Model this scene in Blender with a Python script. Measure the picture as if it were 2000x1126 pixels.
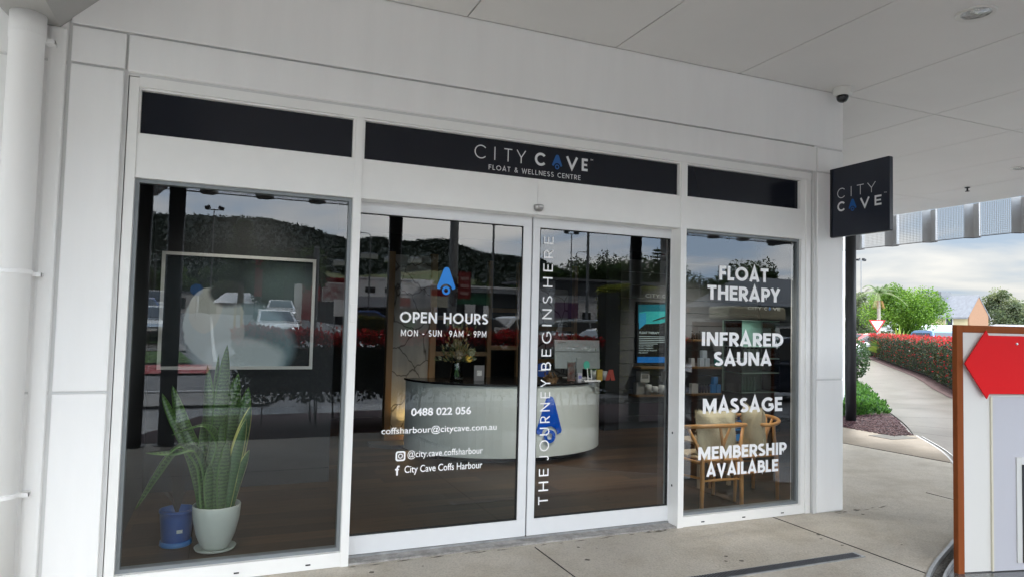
import bpy, bmesh, math, random
from mathutils import Vector, Matrix
R = math.radians
rnd = random.Random(7)
sc = bpy.context.scene
for o in list(bpy.data.objects): bpy.data.objects.remove(o)
# ------------------------------------------------------------ camera
cam_data = bpy.data.cameras.new('camera'); cam = bpy.data.objects.new('camera', cam_data)
sc.collection.objects.link(cam); sc.camera = cam
cam_data.sensor_width = 36; cam_data.lens = 23.887; cam_data.clip_end = 6000; cam_data.clip_start = .05
PITCH, ROLL, YAW = .0494367, .0247514, .399543
fw = Vector((math.sin(YAW)*math.cos(PITCH), math.cos(YAW)*math.cos(PITCH), math.sin(PITCH)))
rt = Vector((math.cos(YAW), -math.sin(YAW), 0)); up = rt.cross(fw)
r2 = rt*math.cos(ROLL)+up*math.sin(ROLL); u2 = up*math.cos(ROLL)-rt*math.sin(ROLL)
cam.matrix_world = Matrix(((r2.x,u2.x,-fw.x,0),(r2.y,u2.y,-fw.y,-4.5196),(r2.z,u2.z,-fw.z,1.58),(0,0,0,1)))
# ------------------------------------------------------------ sky
SUN_EL, SUN_AZ = R(45), R(52)          # azimuth measured clockwise from +Y
w = bpy.data.worlds.new('World'); sc.world = w; w.use_nodes = True
nt = w.node_tree; nt.nodes.clear(); N = nt.nodes.new; L = nt.links.new
out = N('ShaderNodeOutputWorld'); bg = N('ShaderNodeBackground'); bg.inputs[1].default_value = .1
sky = N('ShaderNodeTexSky'); sky.sky_type = 'NISHITA'; sky.sun_disc = False
sky.sun_elevation = SUN_EL; sky.sun_rotation = SUN_AZ
tc = N('ShaderNodeTexCoord'); sep = N('ShaderNodeSeparateXYZ'); L(tc.outputs['Generated'], sep.inputs[0])
# project the view direction on a cloud layer plane
zz = N('ShaderNodeMath'); zz.operation = 'MAXIMUM'; L(sep.outputs[2], zz.inputs[0]); zz.inputs[1].default_value = .0
za = N('ShaderNodeMath'); za.operation = 'ADD'; L(zz.outputs[0], za.inputs[0]); za.inputs[1].default_value = .12
dv = N('ShaderNodeVectorMath'); dv.operation = 'DIVIDE'; L(tc.outputs['Generated'], dv.inputs[0])
cb = N('ShaderNodeCombineXYZ'); [L(za.outputs[0], cb.inputs[i]) for i in range(3)]; L(cb.outputs[0], dv.inputs[1])
mp = N('ShaderNodeMapping'); L(dv.outputs[0], mp.inputs[0]); mp.inputs['Scale'].default_value = (.42,.42,.9); mp.inputs['Location'].default_value = (3.4,1.3,0)
n1 = N('ShaderNodeTexNoise'); L(mp.outputs[0], n1.inputs[0]); n1.inputs['Scale'].default_value = 2.1; n1.inputs['Detail'].default_value = 7; n1.inputs['Roughness'].default_value = .5; n1.inputs['Distortion'].default_value = .25
cr = N('ShaderNodeValToRGB'); L(n1.outputs[0], cr.inputs[0])
e = cr.color_ramp.elements; e[0].position = .40; e[0].color = (4.6,5.9,7.6,1); e[1].position = .62; e[1].color = (10.3,10.1,9.7,1)
m_ = cr.color_ramp.elements.new(.51); m_.color = (7.7,8.0,8.3,1)
# overcast sky: brighter overhead
br = N('ShaderNodeMapRange'); L(zz.outputs[0], br.inputs[0]); br.inputs[1].default_value = .33; br.inputs[2].default_value = .9; br.inputs[3].default_value = 2.2; br.inputs[4].default_value = 7
# uneven sky: brightened over the hills (towards -Y), dimmed towards +Y
dk = N('ShaderNodeMapRange'); L(sep.outputs[1], dk.inputs[0]); dk.inputs[1].default_value = -.9; dk.inputs[2].default_value = .28; dk.inputs[3].default_value = 2.0; dk.inputs[4].default_value = .25
ml = N('ShaderNodeMath'); ml.operation = 'MULTIPLY'; L(br.outputs[0], ml.inputs[0]); L(dk.outputs[0], ml.inputs[1])
vs = N('ShaderNodeVectorMath'); vs.operation = 'SCALE'; L(cr.outputs[0], vs.inputs[0]); L(ml.outputs[0], vs.inputs['Scale'])
mx = N('ShaderNodeMixRGB'); mx.inputs[0].default_value = .9; L(sky.outputs[0], mx.inputs[1]); L(vs.outputs[0], mx.inputs[2])
L(mx.outputs[0], bg.inputs[0]); L(bg.outputs[0], out.inputs[0])
# ------------------------------------------------------------ sun behind thin cloud
sd = bpy.data.lights.new('sun','SUN'); sd.energy = 2.8; sd.angle = R(6); sd.color = (1,.96,.9)
so = bpy.data.objects.new('sun', sd); sc.collection.objects.link(so)
sdir = Vector((math.sin(SUN_AZ)*math.cos(SUN_EL), math.cos(SUN_AZ)*math.cos(SUN_EL), math.sin(SUN_EL)))
so.rotation_euler = sdir.to_track_quat('Z','Y').to_euler()
sc.view_settings.view_transform = 'Standard'; sc.view_settings.look = 'None'; sc.view_settings.exposure = .68; sc.view_settings.gamma = 1
sc.render.engine = 'CYCLES'; sc.cycles.max_bounces = 10; sc.cycles.transparent_max_bounces = 16; sc.cycles.diffuse_bounces = 5
# ------------------------------------------------------------ materials
MATS = {}
def mat(name, col, rough=.6, metal=0, var=0, vscale=3, bump=0, bscale=40, spec=.5, emit=None, coat=0, stretch=None, col2=None):
    if name in MATS: return MATS[name]
    m = bpy.data.materials.new(name); m.use_nodes = True; t = m.node_tree; b = t.nodes['Principled BSDF']
    b.inputs['Base Color'].default_value = (*col,1); b.inputs['Roughness'].default_value = rough
    b.inputs['Metallic'].default_value = metal; b.inputs['Specular IOR Level'].default_value = spec; b.inputs['Coat Weight'].default_value = coat
    if emit: b.inputs['Emission Color'].default_value = (*emit[0],1); b.inputs['Emission Strength'].default_value = emit[1]
    g = t.nodes.new('ShaderNodeTexCoord'); src = g.outputs['Object']
    if stretch:
        q = t.nodes.new('ShaderNodeMapping'); t.links.new(src, q.inputs[0]); q.inputs['Scale'].default_value = stretch; src = q.outputs[0]
    if var or col2:
        n = t.nodes.new('ShaderNodeTexNoise'); t.links.new(src, n.inputs[0]); n.inputs['Scale'].default_value = vscale; n.inputs['Detail'].default_value = 6; n.inputs['Roughness'].default_value = .62
        r = t.nodes.new('ShaderNodeValToRGB'); t.links.new(n.outputs[0], r.inputs[0])
        r.color_ramp.elements[0].position = .32; r.color_ramp.elements[1].position = .68
        c2 = col2 or [min(1,c*(1+var)) for c in col]; c1 = col if col2 else [c*(1-var) for c in col]
        r.color_ramp.elements[0].color = (*c1,1); r.color_ramp.elements[1].color = (*c2,1)
        t.links.new(r.outputs[0], b.inputs['Base Color'])
    if bump:
        n = t.nodes.new('ShaderNodeTexNoise'); t.links.new(src, n.inputs[0]); n.inputs['Scale'].default_value = bscale; n.inputs['Detail'].default_value = 4
        u = t.nodes.new('ShaderNodeBump'); u.inputs['Strength'].default_value = bump; u.inputs['Distance'].default_value = .02
        t.links.new(n.outputs[0], u.inputs['Height']); t.links.new(u.outputs[0], b.inputs['Normal'])
    MATS[name] = m; return m
def glass(name, tint, refl, rough=0.0):
    m = bpy.data.materials.new(name); m.use_nodes = True; t = m.node_tree; t.nodes.clear()
    o = t.nodes.new('ShaderNodeOutputMaterial'); x = t.nodes.new('ShaderNodeMixShader'); a = t.nodes.new('ShaderNodeBsdfTransparent'); g = t.nodes.new('ShaderNodeBsdfGlossy')
    a.inputs[0].default_value = (*tint,1); g.inputs['Roughness'].default_value = rough; g.inputs[0].default_value = (.96,.98,1,1)
    f = t.nodes.new('ShaderNodeFresnel'); f.inputs[0].default_value = 1.5
    q = t.nodes.new('ShaderNodeMath'); q.operation = 'MULTIPLY_ADD'; q.use_clamp = True; t.links.new(f.outputs[0], q.inputs[0]); q.inputs[1].default_value = 1.25; q.inputs[2].default_value = refl
    t.links.new(q.outputs[0], x.inputs[0]); t.links.new(a.outputs[0], x.inputs[1]); t.links.new(g.outputs[0], x.inputs[2]); t.links.new(x.outputs[0], o.inputs[0])
    MATS[name] = m; return m
# ------------------------------------------------------------ mesh helpers
def origin(p):
    v = Vector((0,0,0))
    while p is not None: v += p.location; p = p.parent
    return v
class MB:
    def __init__(s): s.v=[]; s.f=[]; s.mi=[]; s.k=0
    def add(s, vs, fs, k=None):
        n=len(s.v); s.v+= [tuple(a) for a in vs]; s.f+=[tuple(i+n for i in f) for f in fs]; s.mi+=[s.k if k is None else k]*len(fs); return s
    def box(s, x0,x1,y0,y1,z0,z1, k=None):
        return s.add([(x0,y0,z0),(x1,y0,z0),(x1,y1,z0),(x0,y1,z0),(x0,y0,z1),(x1,y0,z1),(x1,y1,z1),(x0,y1,z1)],
              [(0,3,2,1),(4,5,6,7),(0,1,5,4),(1,2,6,5),(2,3,7,6),(3,0,4,7)], k)
    def obox(s, c, dims, rz=0, ry=0, rx=0, k=None):
        m = Matrix.Translation(c)@Matrix.Rotation(rz,4,'Z')@Matrix.Rotation(ry,4,'Y')@Matrix.Rotation(rx,4,'X'); a,b,d=[q/2 for q in dims]
        vs=[m@Vector(p) for p in [(-a,-b,-d),(a,-b,-d),(a,b,-d),(-a,b,-d),(-a,-b,d),(a,-b,d),(a,b,d),(-a,b,d)]]
        return s.add(vs,[(0,3,2,1),(4,5,6,7),(0,1,5,4),(1,2,6,5),(2,3,7,6),(3,0,4,7)],k)
    def lathe(s, prof, c=(0,0,0), n=24, k=None, sx=1, sy=1):
        vs=[];fs=[]
        for r,z in prof:
            for i in range(n):
                a=2*math.pi*i/n; vs.append((c[0]+r*sx*math.cos(a), c[1]+r*sy*math.sin(a), c[2]+z))
        for j in range(len(prof)-1):
            for i in range(n):
                i2=(i+1)%n; fs.append((j*n+i,j*n+i2,(j+1)*n+i2,(j+1)*n+i))
        if prof[0][0]>1e-4: fs.append(tuple(range(n-1,-1,-1)))
        if prof[-1][0]>1e-4: fs.append(tuple((len(prof)-1)*n+i for i in range(n)))
        return s.add(vs,fs,k)
    def tube(s, pts, rad, n=8, k=None, cap=True):
        pts=[Vector(p) for p in pts]; rad = rad if isinstance(rad,(list,tuple)) else [rad]*len(pts); vs=[];fs=[]; nrm=None
        for i,p in enumerate(pts):
            t=(pts[min(i+1,len(pts)-1)]-pts[max(i-1,0)]).normalized()
            if nrm is None: nrm = t.orthogonal().normalized()
            nrm=(nrm-t*nrm.dot(t)).normalized(); b=t.cross(nrm)
            for j in range(n):
                a=2*math.pi*j/n; vs.append(p+(nrm*math.cos(a)+b*math.sin(a))*rad[i])
        for i in range(len(pts)-1):
            for j in range(n): j2=(j+1)%n; fs.append((i*n+j,i*n+j2,(i+1)*n+j2,(i+1)*n+j))
        if cap: fs += [tuple(range(n-1,-1,-1)), tuple((len(pts)-1)*n+j for j in range(n))]
        return s.add(vs,fs,k)
    def prism(s, poly, d0, d1, axis='z', k=None):
        n=len(poly)
        def P(p,d): return {'z':(p[0],p[1],d),'y':(p[0],d,p[1]),'x':(d,p[0],p[1])}[axis]
        return s.add([P(p,d0) for p in poly]+[P(p,d1) for p in poly],
            [tuple(range(n-1,-1,-1)),tuple(range(n,2*n))]+[(i,(i+1)%n,(i+1)%n+n,i+n) for i in range(n)],k)
    def build(s, name, mats, parent=None, smooth=False, bevel=0, world=True, recalc=True):
        me=bpy.data.meshes.new(name)
        of = origin(parent) if (parent is not None and world) else Vector((0,0,0))
        me.from_pydata([(v[0]-of.x,v[1]-of.y,v[2]-of.z) for v in s.v],[],s.f)
        mats = mats if isinstance(mats,(list,tuple)) else [mats]
        for m in mats: me.materials.append(m)
        if len(mats)>1: me.polygons.foreach_set('material_index', s.mi)
        if smooth: me.polygons.foreach_set('use_smooth',[True]*len(s.f))
        me.update()
        if recalc:
            b=bmesh.new(); b.from_mesh(me); bmesh.ops.recalc_face_normals(b, faces=b.faces); b.to_mesh(me); b.free()
        o=bpy.data.objects.new(name,me); sc.collection.objects.link(o)
        if parent is not None: o.parent=parent
        if bevel:
            q=o.modifiers.new('bevel','BEVEL'); q.width=bevel; q.segments=2; q.limit_method='ANGLE'; q.angle_limit=R(50)
        return o
def tag(o, label=None, cat=None, group=None, kind=None):
    if label: o['label']=label
    if cat: o['category']=cat
    if group: o['group']=group
    if kind: o['kind']=kind
    return o
def thing(name, label, cat, loc=(0,0,0), rz=0, group=None):
    o=bpy.data.objects.new(name,None); o.empty_display_size=.2; sc.collection.objects.link(o); o.location=loc; o.rotation_euler=(0,0,rz)
    return tag(o,label,cat,group)
def dup(root, loc, rz=None, label=None, group=None, swap=None, scale=None):
    def cp(o,par):
        c=o.copy(); sc.collection.objects.link(c)
        if par is not None: c.parent=par
        if swap and c.type=='MESH' and any(m in swap for m in c.data.materials):
            c.data=c.data.copy()
            for i,m in enumerate(c.data.materials):
                if m in swap: c.data.materials[i]=swap[m]
        for ch in o.children: cp(ch,c)
        return c
    r=cp(root,None); r.location=loc
    if rz is not None: r.rotation_euler=(0,0,rz)
    if scale: r.scale=scale if isinstance(scale,(tuple,list)) else (scale,)*3
    if label: r['label']=label
    if group: r['group']=group
    return r
def lerp(a,b,t): return a+(b-a)*t
def interp(x,xs,ys):
    if x<=xs[0]: return ys[0]
    for i in range(len(xs)-1):
        if x<=xs[i+1]: return ys[i]+(ys[i+1]-ys[i])*(x-xs[i])/(xs[i+1]-xs[i])
    return ys[-1]
# text laid in a vertical plane facing -Y, scaled to the box x0..x1, z0..z1
def text_raw(s, bold=0, spacing=1.0):
    c=bpy.data.curves.new('lettering','FONT'); c.body=s; c.size=1; c.offset=bold; c.space_character=spacing; c.resolution_u=4
    o=bpy.data.objects.new('tmp',c); sc.collection.objects.link(o); bpy.context.view_layer.update()
    me=bpy.data.meshes.new_from_object(o.evaluated_get(bpy.context.evaluated_depsgraph_get()))
    vs=[tuple(v.co) for v in me.vertices]; fs=[tuple(p.vertices) for p in me.polygons]
    bpy.data.objects.remove(o); bpy.data.meshes.remove(me); return vs,fs
def text(mb, s, x0,x1,z0,z1, y, bold=0, spacing=1.0, facing=-1, rot=False, keep=False):
    vs,fs=text_raw(s,bold,spacing)
    ax=min(v[0] for v in vs); bx=max(v[0] for v in vs); ay=min(v[1] for v in vs); by=max(v[1] for v in vs)
    out=[]
    for v in vs:
        u=(v[0]-ax)/(bx-ax); t=(v[1]-ay)/(by-ay)
        if rot: X=x1-(x1-x0)*t; Z=z0+(z1-z0)*u       # reads upwards, letter tops to the left
        else: X=x0+(x1-x0)*(u if facing<0 else 1-u); Z=z0+(z1-z0)*t
        out.append((X,y,Z))
    mb.add(out,fs)
    return mb
SJ=[0]
def stroke(mb, pts, wd, y, k=None):
    SJ[0]=(SJ[0]+1)%6; y+=SJ[0]*.0003
    # flat ribbon with mitred joints in the XZ plane
    P=[Vector((p[0],p[1])) for p in pts]; n=len(P); Lf=[];Rt=[]
    for i in range(n):
        d1=(P[i]-P[i-1]).normalized() if i>0 else (P[1]-P[0]).normalized(); d2=(P[i+1]-P[i]).normalized() if i<n-1 else d1
        t=(d1+d2).normalized(); nn=Vector((-t.y,t.x)); q=wd/2/max(.35,nn.dot(Vector((-d1.y,d1.x)))); Lf.append(P[i]+nn*q); Rt.append(P[i]-nn*q)
    vs=[(p.x,y,p.y) for p in Lf]+[(p.x,y,p.y) for p in Rt]
    mb.add(vs,[(i,i+1,n+i+1,n+i) for i in range(n-1)],k)
def letterC(mb,cx,cz,r,wd,y,rx=1,gap=42):
    stroke(mb,[(cx+r*rx*math.cos(R(a)),cz+r*math.sin(R(a))) for a in [gap+(360-2*gap)*i/28 for i in range(29)]],wd,y)
def emblem(mb, cx, z0, w_, h_, y, ring=True):
    # rounded arrow-head emblem with a notch and a ring at its foot
    hw=w_/2; q=w_/h_; pts=[(-hw,.24),(-hw*.93,.185),(-hw*.72,.165)]
    for i in range(11):
        a=R(172-164*i/10); pts.append((w_*.335*math.cos(a), .12+.335*q*math.sin(a)))
    pts+=[(hw*.72,.165),(hw*.93,.185),(hw,.24),(hw*.33,.91),(hw*.24,.97),(hw*.10,1),(-hw*.10,1),(-hw*.24,.97),(-hw*.33,.91)]
    P=[(cx+p[0], z0+p[1]*h_) for p in pts]; L_=P[:]
    mid=[(cx, z0+.72*h_)]
    vs=[(p[0],y,p[1]) for p in L_]+[(mid[0][0],y,mid[0][1])]; n=len(L_)
    mb.add(vs,[(i,(i+1)%n,n) for i in range(n)])
    if ring:
        r=w_*.165; stroke(mb,[(cx+r*math.cos(R(a)),z0+.12*h_+r*math.sin(R(a))) for a in range(0,375,15)],w_*.11,y)
# plain geometric capitals drawn with strokes
def arcp(cx,cy,rx,ry,a0,a1,n=14): return [(cx+rx*math.cos(R(a0+(a1-a0)*i/n)), cy+ry*math.sin(R(a0+(a1-a0)*i/n))) for i in range(n+1)]
def glyph(c,t):
    h=t/2; T=1-h
    def bowl(x,y0,y1,wx): r=(y1-y0)/2; return [(x,y0),(x+wx-r*.9,y0)]+arcp(x+wx-r*.9,(y0+y1)/2,r*.9,r,-90,90)+[(x,y1)]
    G={'A':(.80,[[(h*.9,0),(.40,1-h*.3),(.80-h*.9,0)],[(.17,.26),(.63,.26)]]),'B':(.62,[[(h,0),(h,1)],bowl(h,h,.52,.56-h),bowl(h,.52,T,.50-h)]),
    'C':(.80,[arcp(.48,.5,.48-h,.5-h,48,312,24)]),'D':(.78,[[(h,0),(h,1)],[(h,h),(.3,h)]+arcp(.3,.5,.48-h,.5-h,-90,90,18)+[(h,T)]]),
    'E':(.56,[[(.56,T),(h,T),(h,h),(.56,h)],[(h,.52),(.52,.52)]]),'F':(.54,[[(.54,T),(h,T),(h,0)],[(h,.50),(.50,.50)]]),
    'G':(.90,[arcp(.49,.5,.49-h,.5-h,45,330,26)+[(.87-h,.47),(.52,.47)]]),'H':(.72,[[(h,0),(h,1)],[(.72-h,0),(.72-h,1)],[(h,.5),(.72-h,.5)]]),
    'I':(t,[[(h,0),(h,1)]]),'J':(.46,[[(.46-h,1),(.46-h,.28)]+arcp(.23,.25,.23-h,.25-h,0,-150,10)]),'K':(.66,[[(h,0),(h,1)],[(.62,1),(.16,.5),(.64,0)]]),'L':(.50,[[(h,1),(h,h),(.50,h)]]),
    'M':(.94,[[(h,0),(h,1)],[(.94-h,0),(.94-h,1)],[(h*1.25,.95),(.47,.22),(.94-h*1.25,.95)]]),'N':(.76,[[(h,0),(h,1)],[(.76-h,0),(.76-h,1)],[(h*1.25,.93),(.76-h*1.25,.07)]]),
    'O':(1.0,[arcp(.5,.5,.5-h,.5-h,0,360,36)]),'P':(.58,[[(h,0),(h,1)],bowl(h,.42,T,.54-h)]),'R':(.62,[[(h,0),(h,1)],bowl(h,.44,T,.54-h),[(.28,.44),(.58,0)]]),
    'S':(.58,[arcp(.29,.74,.25-h*.5,.26-h,35,200,12)[:-1]+[(.10+h*.3,.60),(.29,.50),(.48-h*.3,.40)]+arcp(.29,.26,.27-h*.5,.26-h,10,-150,12)]),
    'T':(.62,[[(0,T),(.62,T)],[(.31,0),(.31,T)]]),'U':(.70,[[(h,1),(h,.34)]+arcp(.35,.34,.35-h,.34-h,180,360,14)+[(.70-h,1)]]),'V':(.76,[[(h*.9,1),(.38,h*.3),(.76-h*.9,1)]]),
    'W':(1.1,[[(h*.8,1),(.30,.02),(.55,.92),(.80,.02),(1.1-h*.8,1)]]),'Y':(.72,[[(h*.9,1),(.36,.44),(.36,0)],[(.72-h*.9,1),(.36,.44)]]),'-':(.34,[[(0,.36),(.34,.36)]]),
    '9':(.60,[arcp(.30,.68,.30-h,.32-h,0,360,20),[(.60-h,.66)]+[(.56-h,.45),(.22,0)]]),'&':(.72,[[(.70,0),(.22,.70)]+arcp(.32,.80,.15,.2-h,160,-20,8)+[(.12,.42)]+arcp(.28,.24,.26-h,.24-h,150,330,10)+[(.66,.45)]]),' ':(.34,[])}
    return G[c]
def caps(mb,s,x0,x1,z0,z1,y,t=.2,gap=.12,rot=False,facing=-1):
    X=0; L_=[]
    for c in s:
        w_,pl=glyph(c,t); L_+=[[(X+a,b) for a,b in q] for q in pl]; X+=w_+gap
    X-=gap
    for q in L_:
        if rot:
            n=len(mb.v); tmp=MB(); stroke(tmp,q,t,y); mb.add([(x1-(x1-x0)*v[2],v[1],z0+(z1-z0)*v[0]/X) for v in tmp.v],tmp.f)
        else:
            tmp=MB(); stroke(tmp,q,t,y); mb.add([((x0+(x1-x0)*v[0]/X) if facing<0 else (x1-(x1-x0)*v[0]/X), y+(v[1]-y)*(1 if facing<0 else 1), z0+(z1-z0)*v[2]) for v in tmp.v],tmp.f)
# ------------------------------------------------------------ shared materials
white_paint = mat('white_render',(.88,.875,.86),.55,var=.02,vscale=1.3,bump=.10,bscale=60,stretch=(5,5,.6))
alu = mat('powder_coat',(.86,.855,.83),.38,var=.02,vscale=4)
door_alu = mat('door_powder_coat',(.76,.77,.78),.35,var=.02,vscale=4)
alu_grey = mat('grey_metal',(.22,.24,.25),.4,metal=.3)
dark_line = mat('dark_gap',(.02,.02,.02),.9)
black_paint = mat('black_paint',(.012,.013,.016),.45,var=.15)
black_panel = mat('black_sign_panel',(.010,.014,.026),.32,var=.2,vscale=2)
vinyl = mat('white_vinyl',(.92,.92,.92),.5)
vinyl_grey = mat('pale_grey_lettering',(.62,.63,.64),.5)
blue_vinyl = mat('blue_vinyl',(.0,.20,.66),.35)
blue_dark = mat('deep_blue_lettering',(.0,.085,.30),.4)
glass('shop_glass',(.80,.84,.84),.012)
glass('clear_glass',(.9,.96,.94),.0)
def weather(m, scale1, lo, scale2, amt):
    # blotchy stains and fine aggregate multiplied over a surface
    t=m.node_tree; b=t.nodes['Principled BSDF']; src=b.inputs['Base Color'].links[0].from_socket if b.inputs['Base Color'].links else None
    g=t.nodes.new('ShaderNodeTexCoord'); a=t.nodes.new('ShaderNodeTexNoise'); a.inputs['Scale'].default_value=scale1; a.inputs['Detail'].default_value=9; a.inputs['Roughness'].default_value=.7; t.links.new(g.outputs['Object'],a.inputs[0])
    r=t.nodes.new('ShaderNodeValToRGB'); r.color_ramp.elements[0].position=.38; r.color_ramp.elements[1].position=.56; r.color_ramp.elements[0].color=(lo,lo*.98,lo*.94,1); r.color_ramp.elements[1].color=(1,1,1,1); t.links.new(a.outputs[0],r.inputs[0])
    c=t.nodes.new('ShaderNodeTexNoise'); c.inputs['Scale'].default_value=scale2; c.inputs['Detail'].default_value=3; t.links.new(g.outputs['Object'],c.inputs[0])
    q=t.nodes.new('ShaderNodeValToRGB'); q.color_ramp.elements[0].position=.30; q.color_ramp.elements[1].position=.55; q.color_ramp.elements[0].color=(amt,amt,amt,1); q.color_ramp.elements[1].color=(1,1,1,1); t.links.new(c.outputs[0],q.inputs[0])
    m1=t.nodes.new('ShaderNodeMixRGB'); m1.blend_type='MULTIPLY'; m1.inputs[0].default_value=1; t.links.new(r.outputs[0],m1.inputs[1]); t.links.new(q.outputs[0],m1.inputs[2])
    m2=t.nodes.new('ShaderNodeMixRGB'); m2.blend_type='MULTIPLY'; m2.inputs[0].default_value=1; t.links.new(m1.outputs[0],m2.inputs[1])
    if src: t.links.new(src,m2.inputs[2])
    else: m2.inputs[2].default_value=b.inputs['Base Color'].default_value
    t.links.new(m2.outputs[0],b.inputs['Base Color']); return m
concrete = weather(mat('concrete',(.57,.52,.445),.7,var=.10,vscale=.9,bump=.3,bscale=55),2.3,.86,85,.76)
# ============================================================ GROUND
def terrain(x,y):
    Yv=4.66-y; z=-.06
    if y<-9:
        wgt=interp(x,[4,14],[1,.3]); z+=interp(Yv,[14,22,33,46,60,160,900],[0,.05,.5,1.25,1.7,2.0,2.2])*wgt
    return z
def axis(lo,hi,fine0,fine1,step):
    a=[];v=fine0
    while v<fine1: a.append(v); v+=step
    s=step
    while v<hi: a.append(v); s*=1.22; v+=s
    a.append(hi); v=fine0; s=step; b=[]
    while v>lo: s*=1.22; v-=s; b.append(max(v,lo))
    return b[::-1]+a
def sheet(name, xs, ys, fn, m, dz=0, parent=None):
    mb=MB(); nx=len(xs)
    mb.v=[(x,y,fn(x,y)+dz) for y in ys for x in xs]
    mb.f=[(j*nx+i,j*nx+i+1,(j+1)*nx+i+1,(j+1)*nx+i) for j in range(len(ys)-1) for i in range(nx-1)]; mb.mi=[0]*len(mb.f)
    return mb.build(name,m,parent,smooth=True,recalc=False)
def lin(a,b,n): return [a+(b-a)*i/n for i in range(n+1)]
asphalt = mat('asphalt',(.10,.10,.103),.55,var=.3,vscale=.4,bump=.3,bscale=30)
wet_conc = mat('wet_concrete',(.10,.10,.10),.2,var=.22,vscale=.8,bump=.08,bscale=12,spec=.7)
path_conc = weather(mat('path_concrete',(.125,.112,.095),.28,var=.14,vscale=.9,bump=.12,bscale=25),.9,.72,40,.8)
grassm = mat('grass',(.075,.15,.03),.9,var=.45,vscale=2.5,bump=.6,bscale=60)
mulch = mat('mulch',(.055,.022,.022),.9,var=.6,vscale=30,bump=1,bscale=60)
def under(x,y): return y>.2 and x<5.2+(y-.2)*1.195
tag(sheet('ground',axis(-900,2200,-8,14,.25),axis(-1500,1200,-8,6,.25),terrain,asphalt),kind='structure')
tag(sheet('forecourt',lin(-3,9.6,63),lin(-8.4,.4,44),lambda x,y: terrain(x,y) ,wet_conc,.008),kind='structure')
# covered pavement with a curved edge
def catmull(P,n=6):
    o=[]
    for i in range(len(P)-1):
        a,b,c,d=[Vector(P[max(0,min(len(P)-1,j))]) for j in (i-1,i,i+1,i+2)]
        for k in range(n):
            t=k/n; o.append(tuple(.5*((2*b)+(c-a)*t+(2*a-5*b+4*c-d)*t*t+(3*b-a-3*c+d)*t**3)))
    return o+[tuple(P[-1])]
edge=catmull([(2.45,-4.85),(2.5,-4.0),(2.8,-3.0),(3.45,-2.1),(4.31,-1.41),(5.49,-.82),(6.75,-.03),(7.95,.83),(9.0,1.75),(9.95,2.82)])
mb=MB(); poly=[(-8,-4.85)]+edge+[(9.56,3.86),(5.15,.2),(-8,.2)]
mb.prism(poly,-.48,-.02); pave=tag(mb.build('pavement',concrete),kind='structure')
peach=weather(mat('outer_concrete',(.27,.225,.17),.7,var=.1,vscale=1.5,bump=.2,bscale=50),2.0,.84,70,.8)
mb=MB(); e2=[p for p in edge if p[0]>8.36]; mb.prism([(8.37,1.20)]+e2+[(9.56,3.86),(8.19,2.71)],-.02,-.014); tag(mb.build('pavement_apron',peach),kind='structure')
mb=MB()
for x in (-2.4,-.15,2.115): mb.obox((x,-2.45,-.0185),(.007,4.8,.003))
mb.obox((4.375,-1.2,-.0185),(.009,1.75 if False else .0,.003)) if False else None
mb.box(4.37,4.379,-1.36,.1,-.02,-.017)
mb.obox((6.55,-.1,-.0185),(.006,.6,.003)); mb.obox((8.27,1.93,-.0185),(.010,1.58,.003),rz=R(6.2))
mb.box(-8,4.37,-2.9,-2.893,-.02,-.017)
tag(mb.build('pavement_joint',dark_line),kind='structure')
# drain channel edging the curve
mb=MB(); g=MB()
def offs(P,d):
    o=[]
    for i,p in enumerate(P):
        a=Vector(P[max(i-1,0)]);b=Vector(P[min(i+1,len(P)-1)]);t=(b-a).normalized(); o.append((p[0]+t.y*d,p[1]-t.x*d))
    return o
def ribbon(mb,P,d0,d1,z0,z1):
    A=offs(P,d0);B=offs(P,d1)
    for i in range(len(P)-1): mb.prism([A[i],A[i+1],B[i+1],B[i]],z0,z1)
ribbon(mb,edge,.0,.022,-.1,-.012); ribbon(g,edge,.022,.085,-.11,-.045); ribbon(mb,edge,.085,.10,-.10,-.022); kb=MB(); ribbon(kb,edge,.001,.098,-.48,-.112)
dt=thing('drain_channel','narrow curved drain channel with pale metal lips along the pavement edge','drain',(4.3,-1.4,-.02))
kb.build('kerb_block',path_conc,dt); mb.build('metal_lip',mat('galvanised',(.45,.46,.47),.35,metal=.7,var=.2,vscale=9),dt); g.build('gravel_bed',mat('drain_gravel',(.13,.12,.105),.9,var=.6,vscale=40,bump=1,bscale=80),dt)
# gum spots, scuffs and grime on the pavement
mb=MB(); q_=random.Random(11)
for i in range(70):
    x=q_.uniform(.6,7.2); y=q_.uniform(-3.2,-.12); 
    if x>4.2 and y<-1.3+.55*(x-4.3): continue
    r_=q_.uniform(.006,.018); n_=9; mb.add([(x+r_*q_.uniform(.7,1.3)*math.cos(6.283*k/n_),y+r_*q_.uniform(.7,1.2)*math.sin(6.283*k/n_),-.0186) for k in range(n_)],[tuple(range(n_))])
for i in range(40):
    x=q_.uniform(5.0,5.6) if i<14 else q_.uniform(.8,3.4); y=q_.uniform(-.10,-.03) if i<14 else q_.uniform(-.03,.0); l_=q_.uniform(.03,.12); mb.add([(x,y,-.0184),(x+l_*.5,y-.006,-.0184),(x+l_,y+.003,-.0184),(x+l_*.5,y+.008,-.0184)],[(0,1,2,3)])
tag(mb.build('pavement_stains',mat('grime',(.13,.115,.095),.9),recalc=False),kind='structure')
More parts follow.
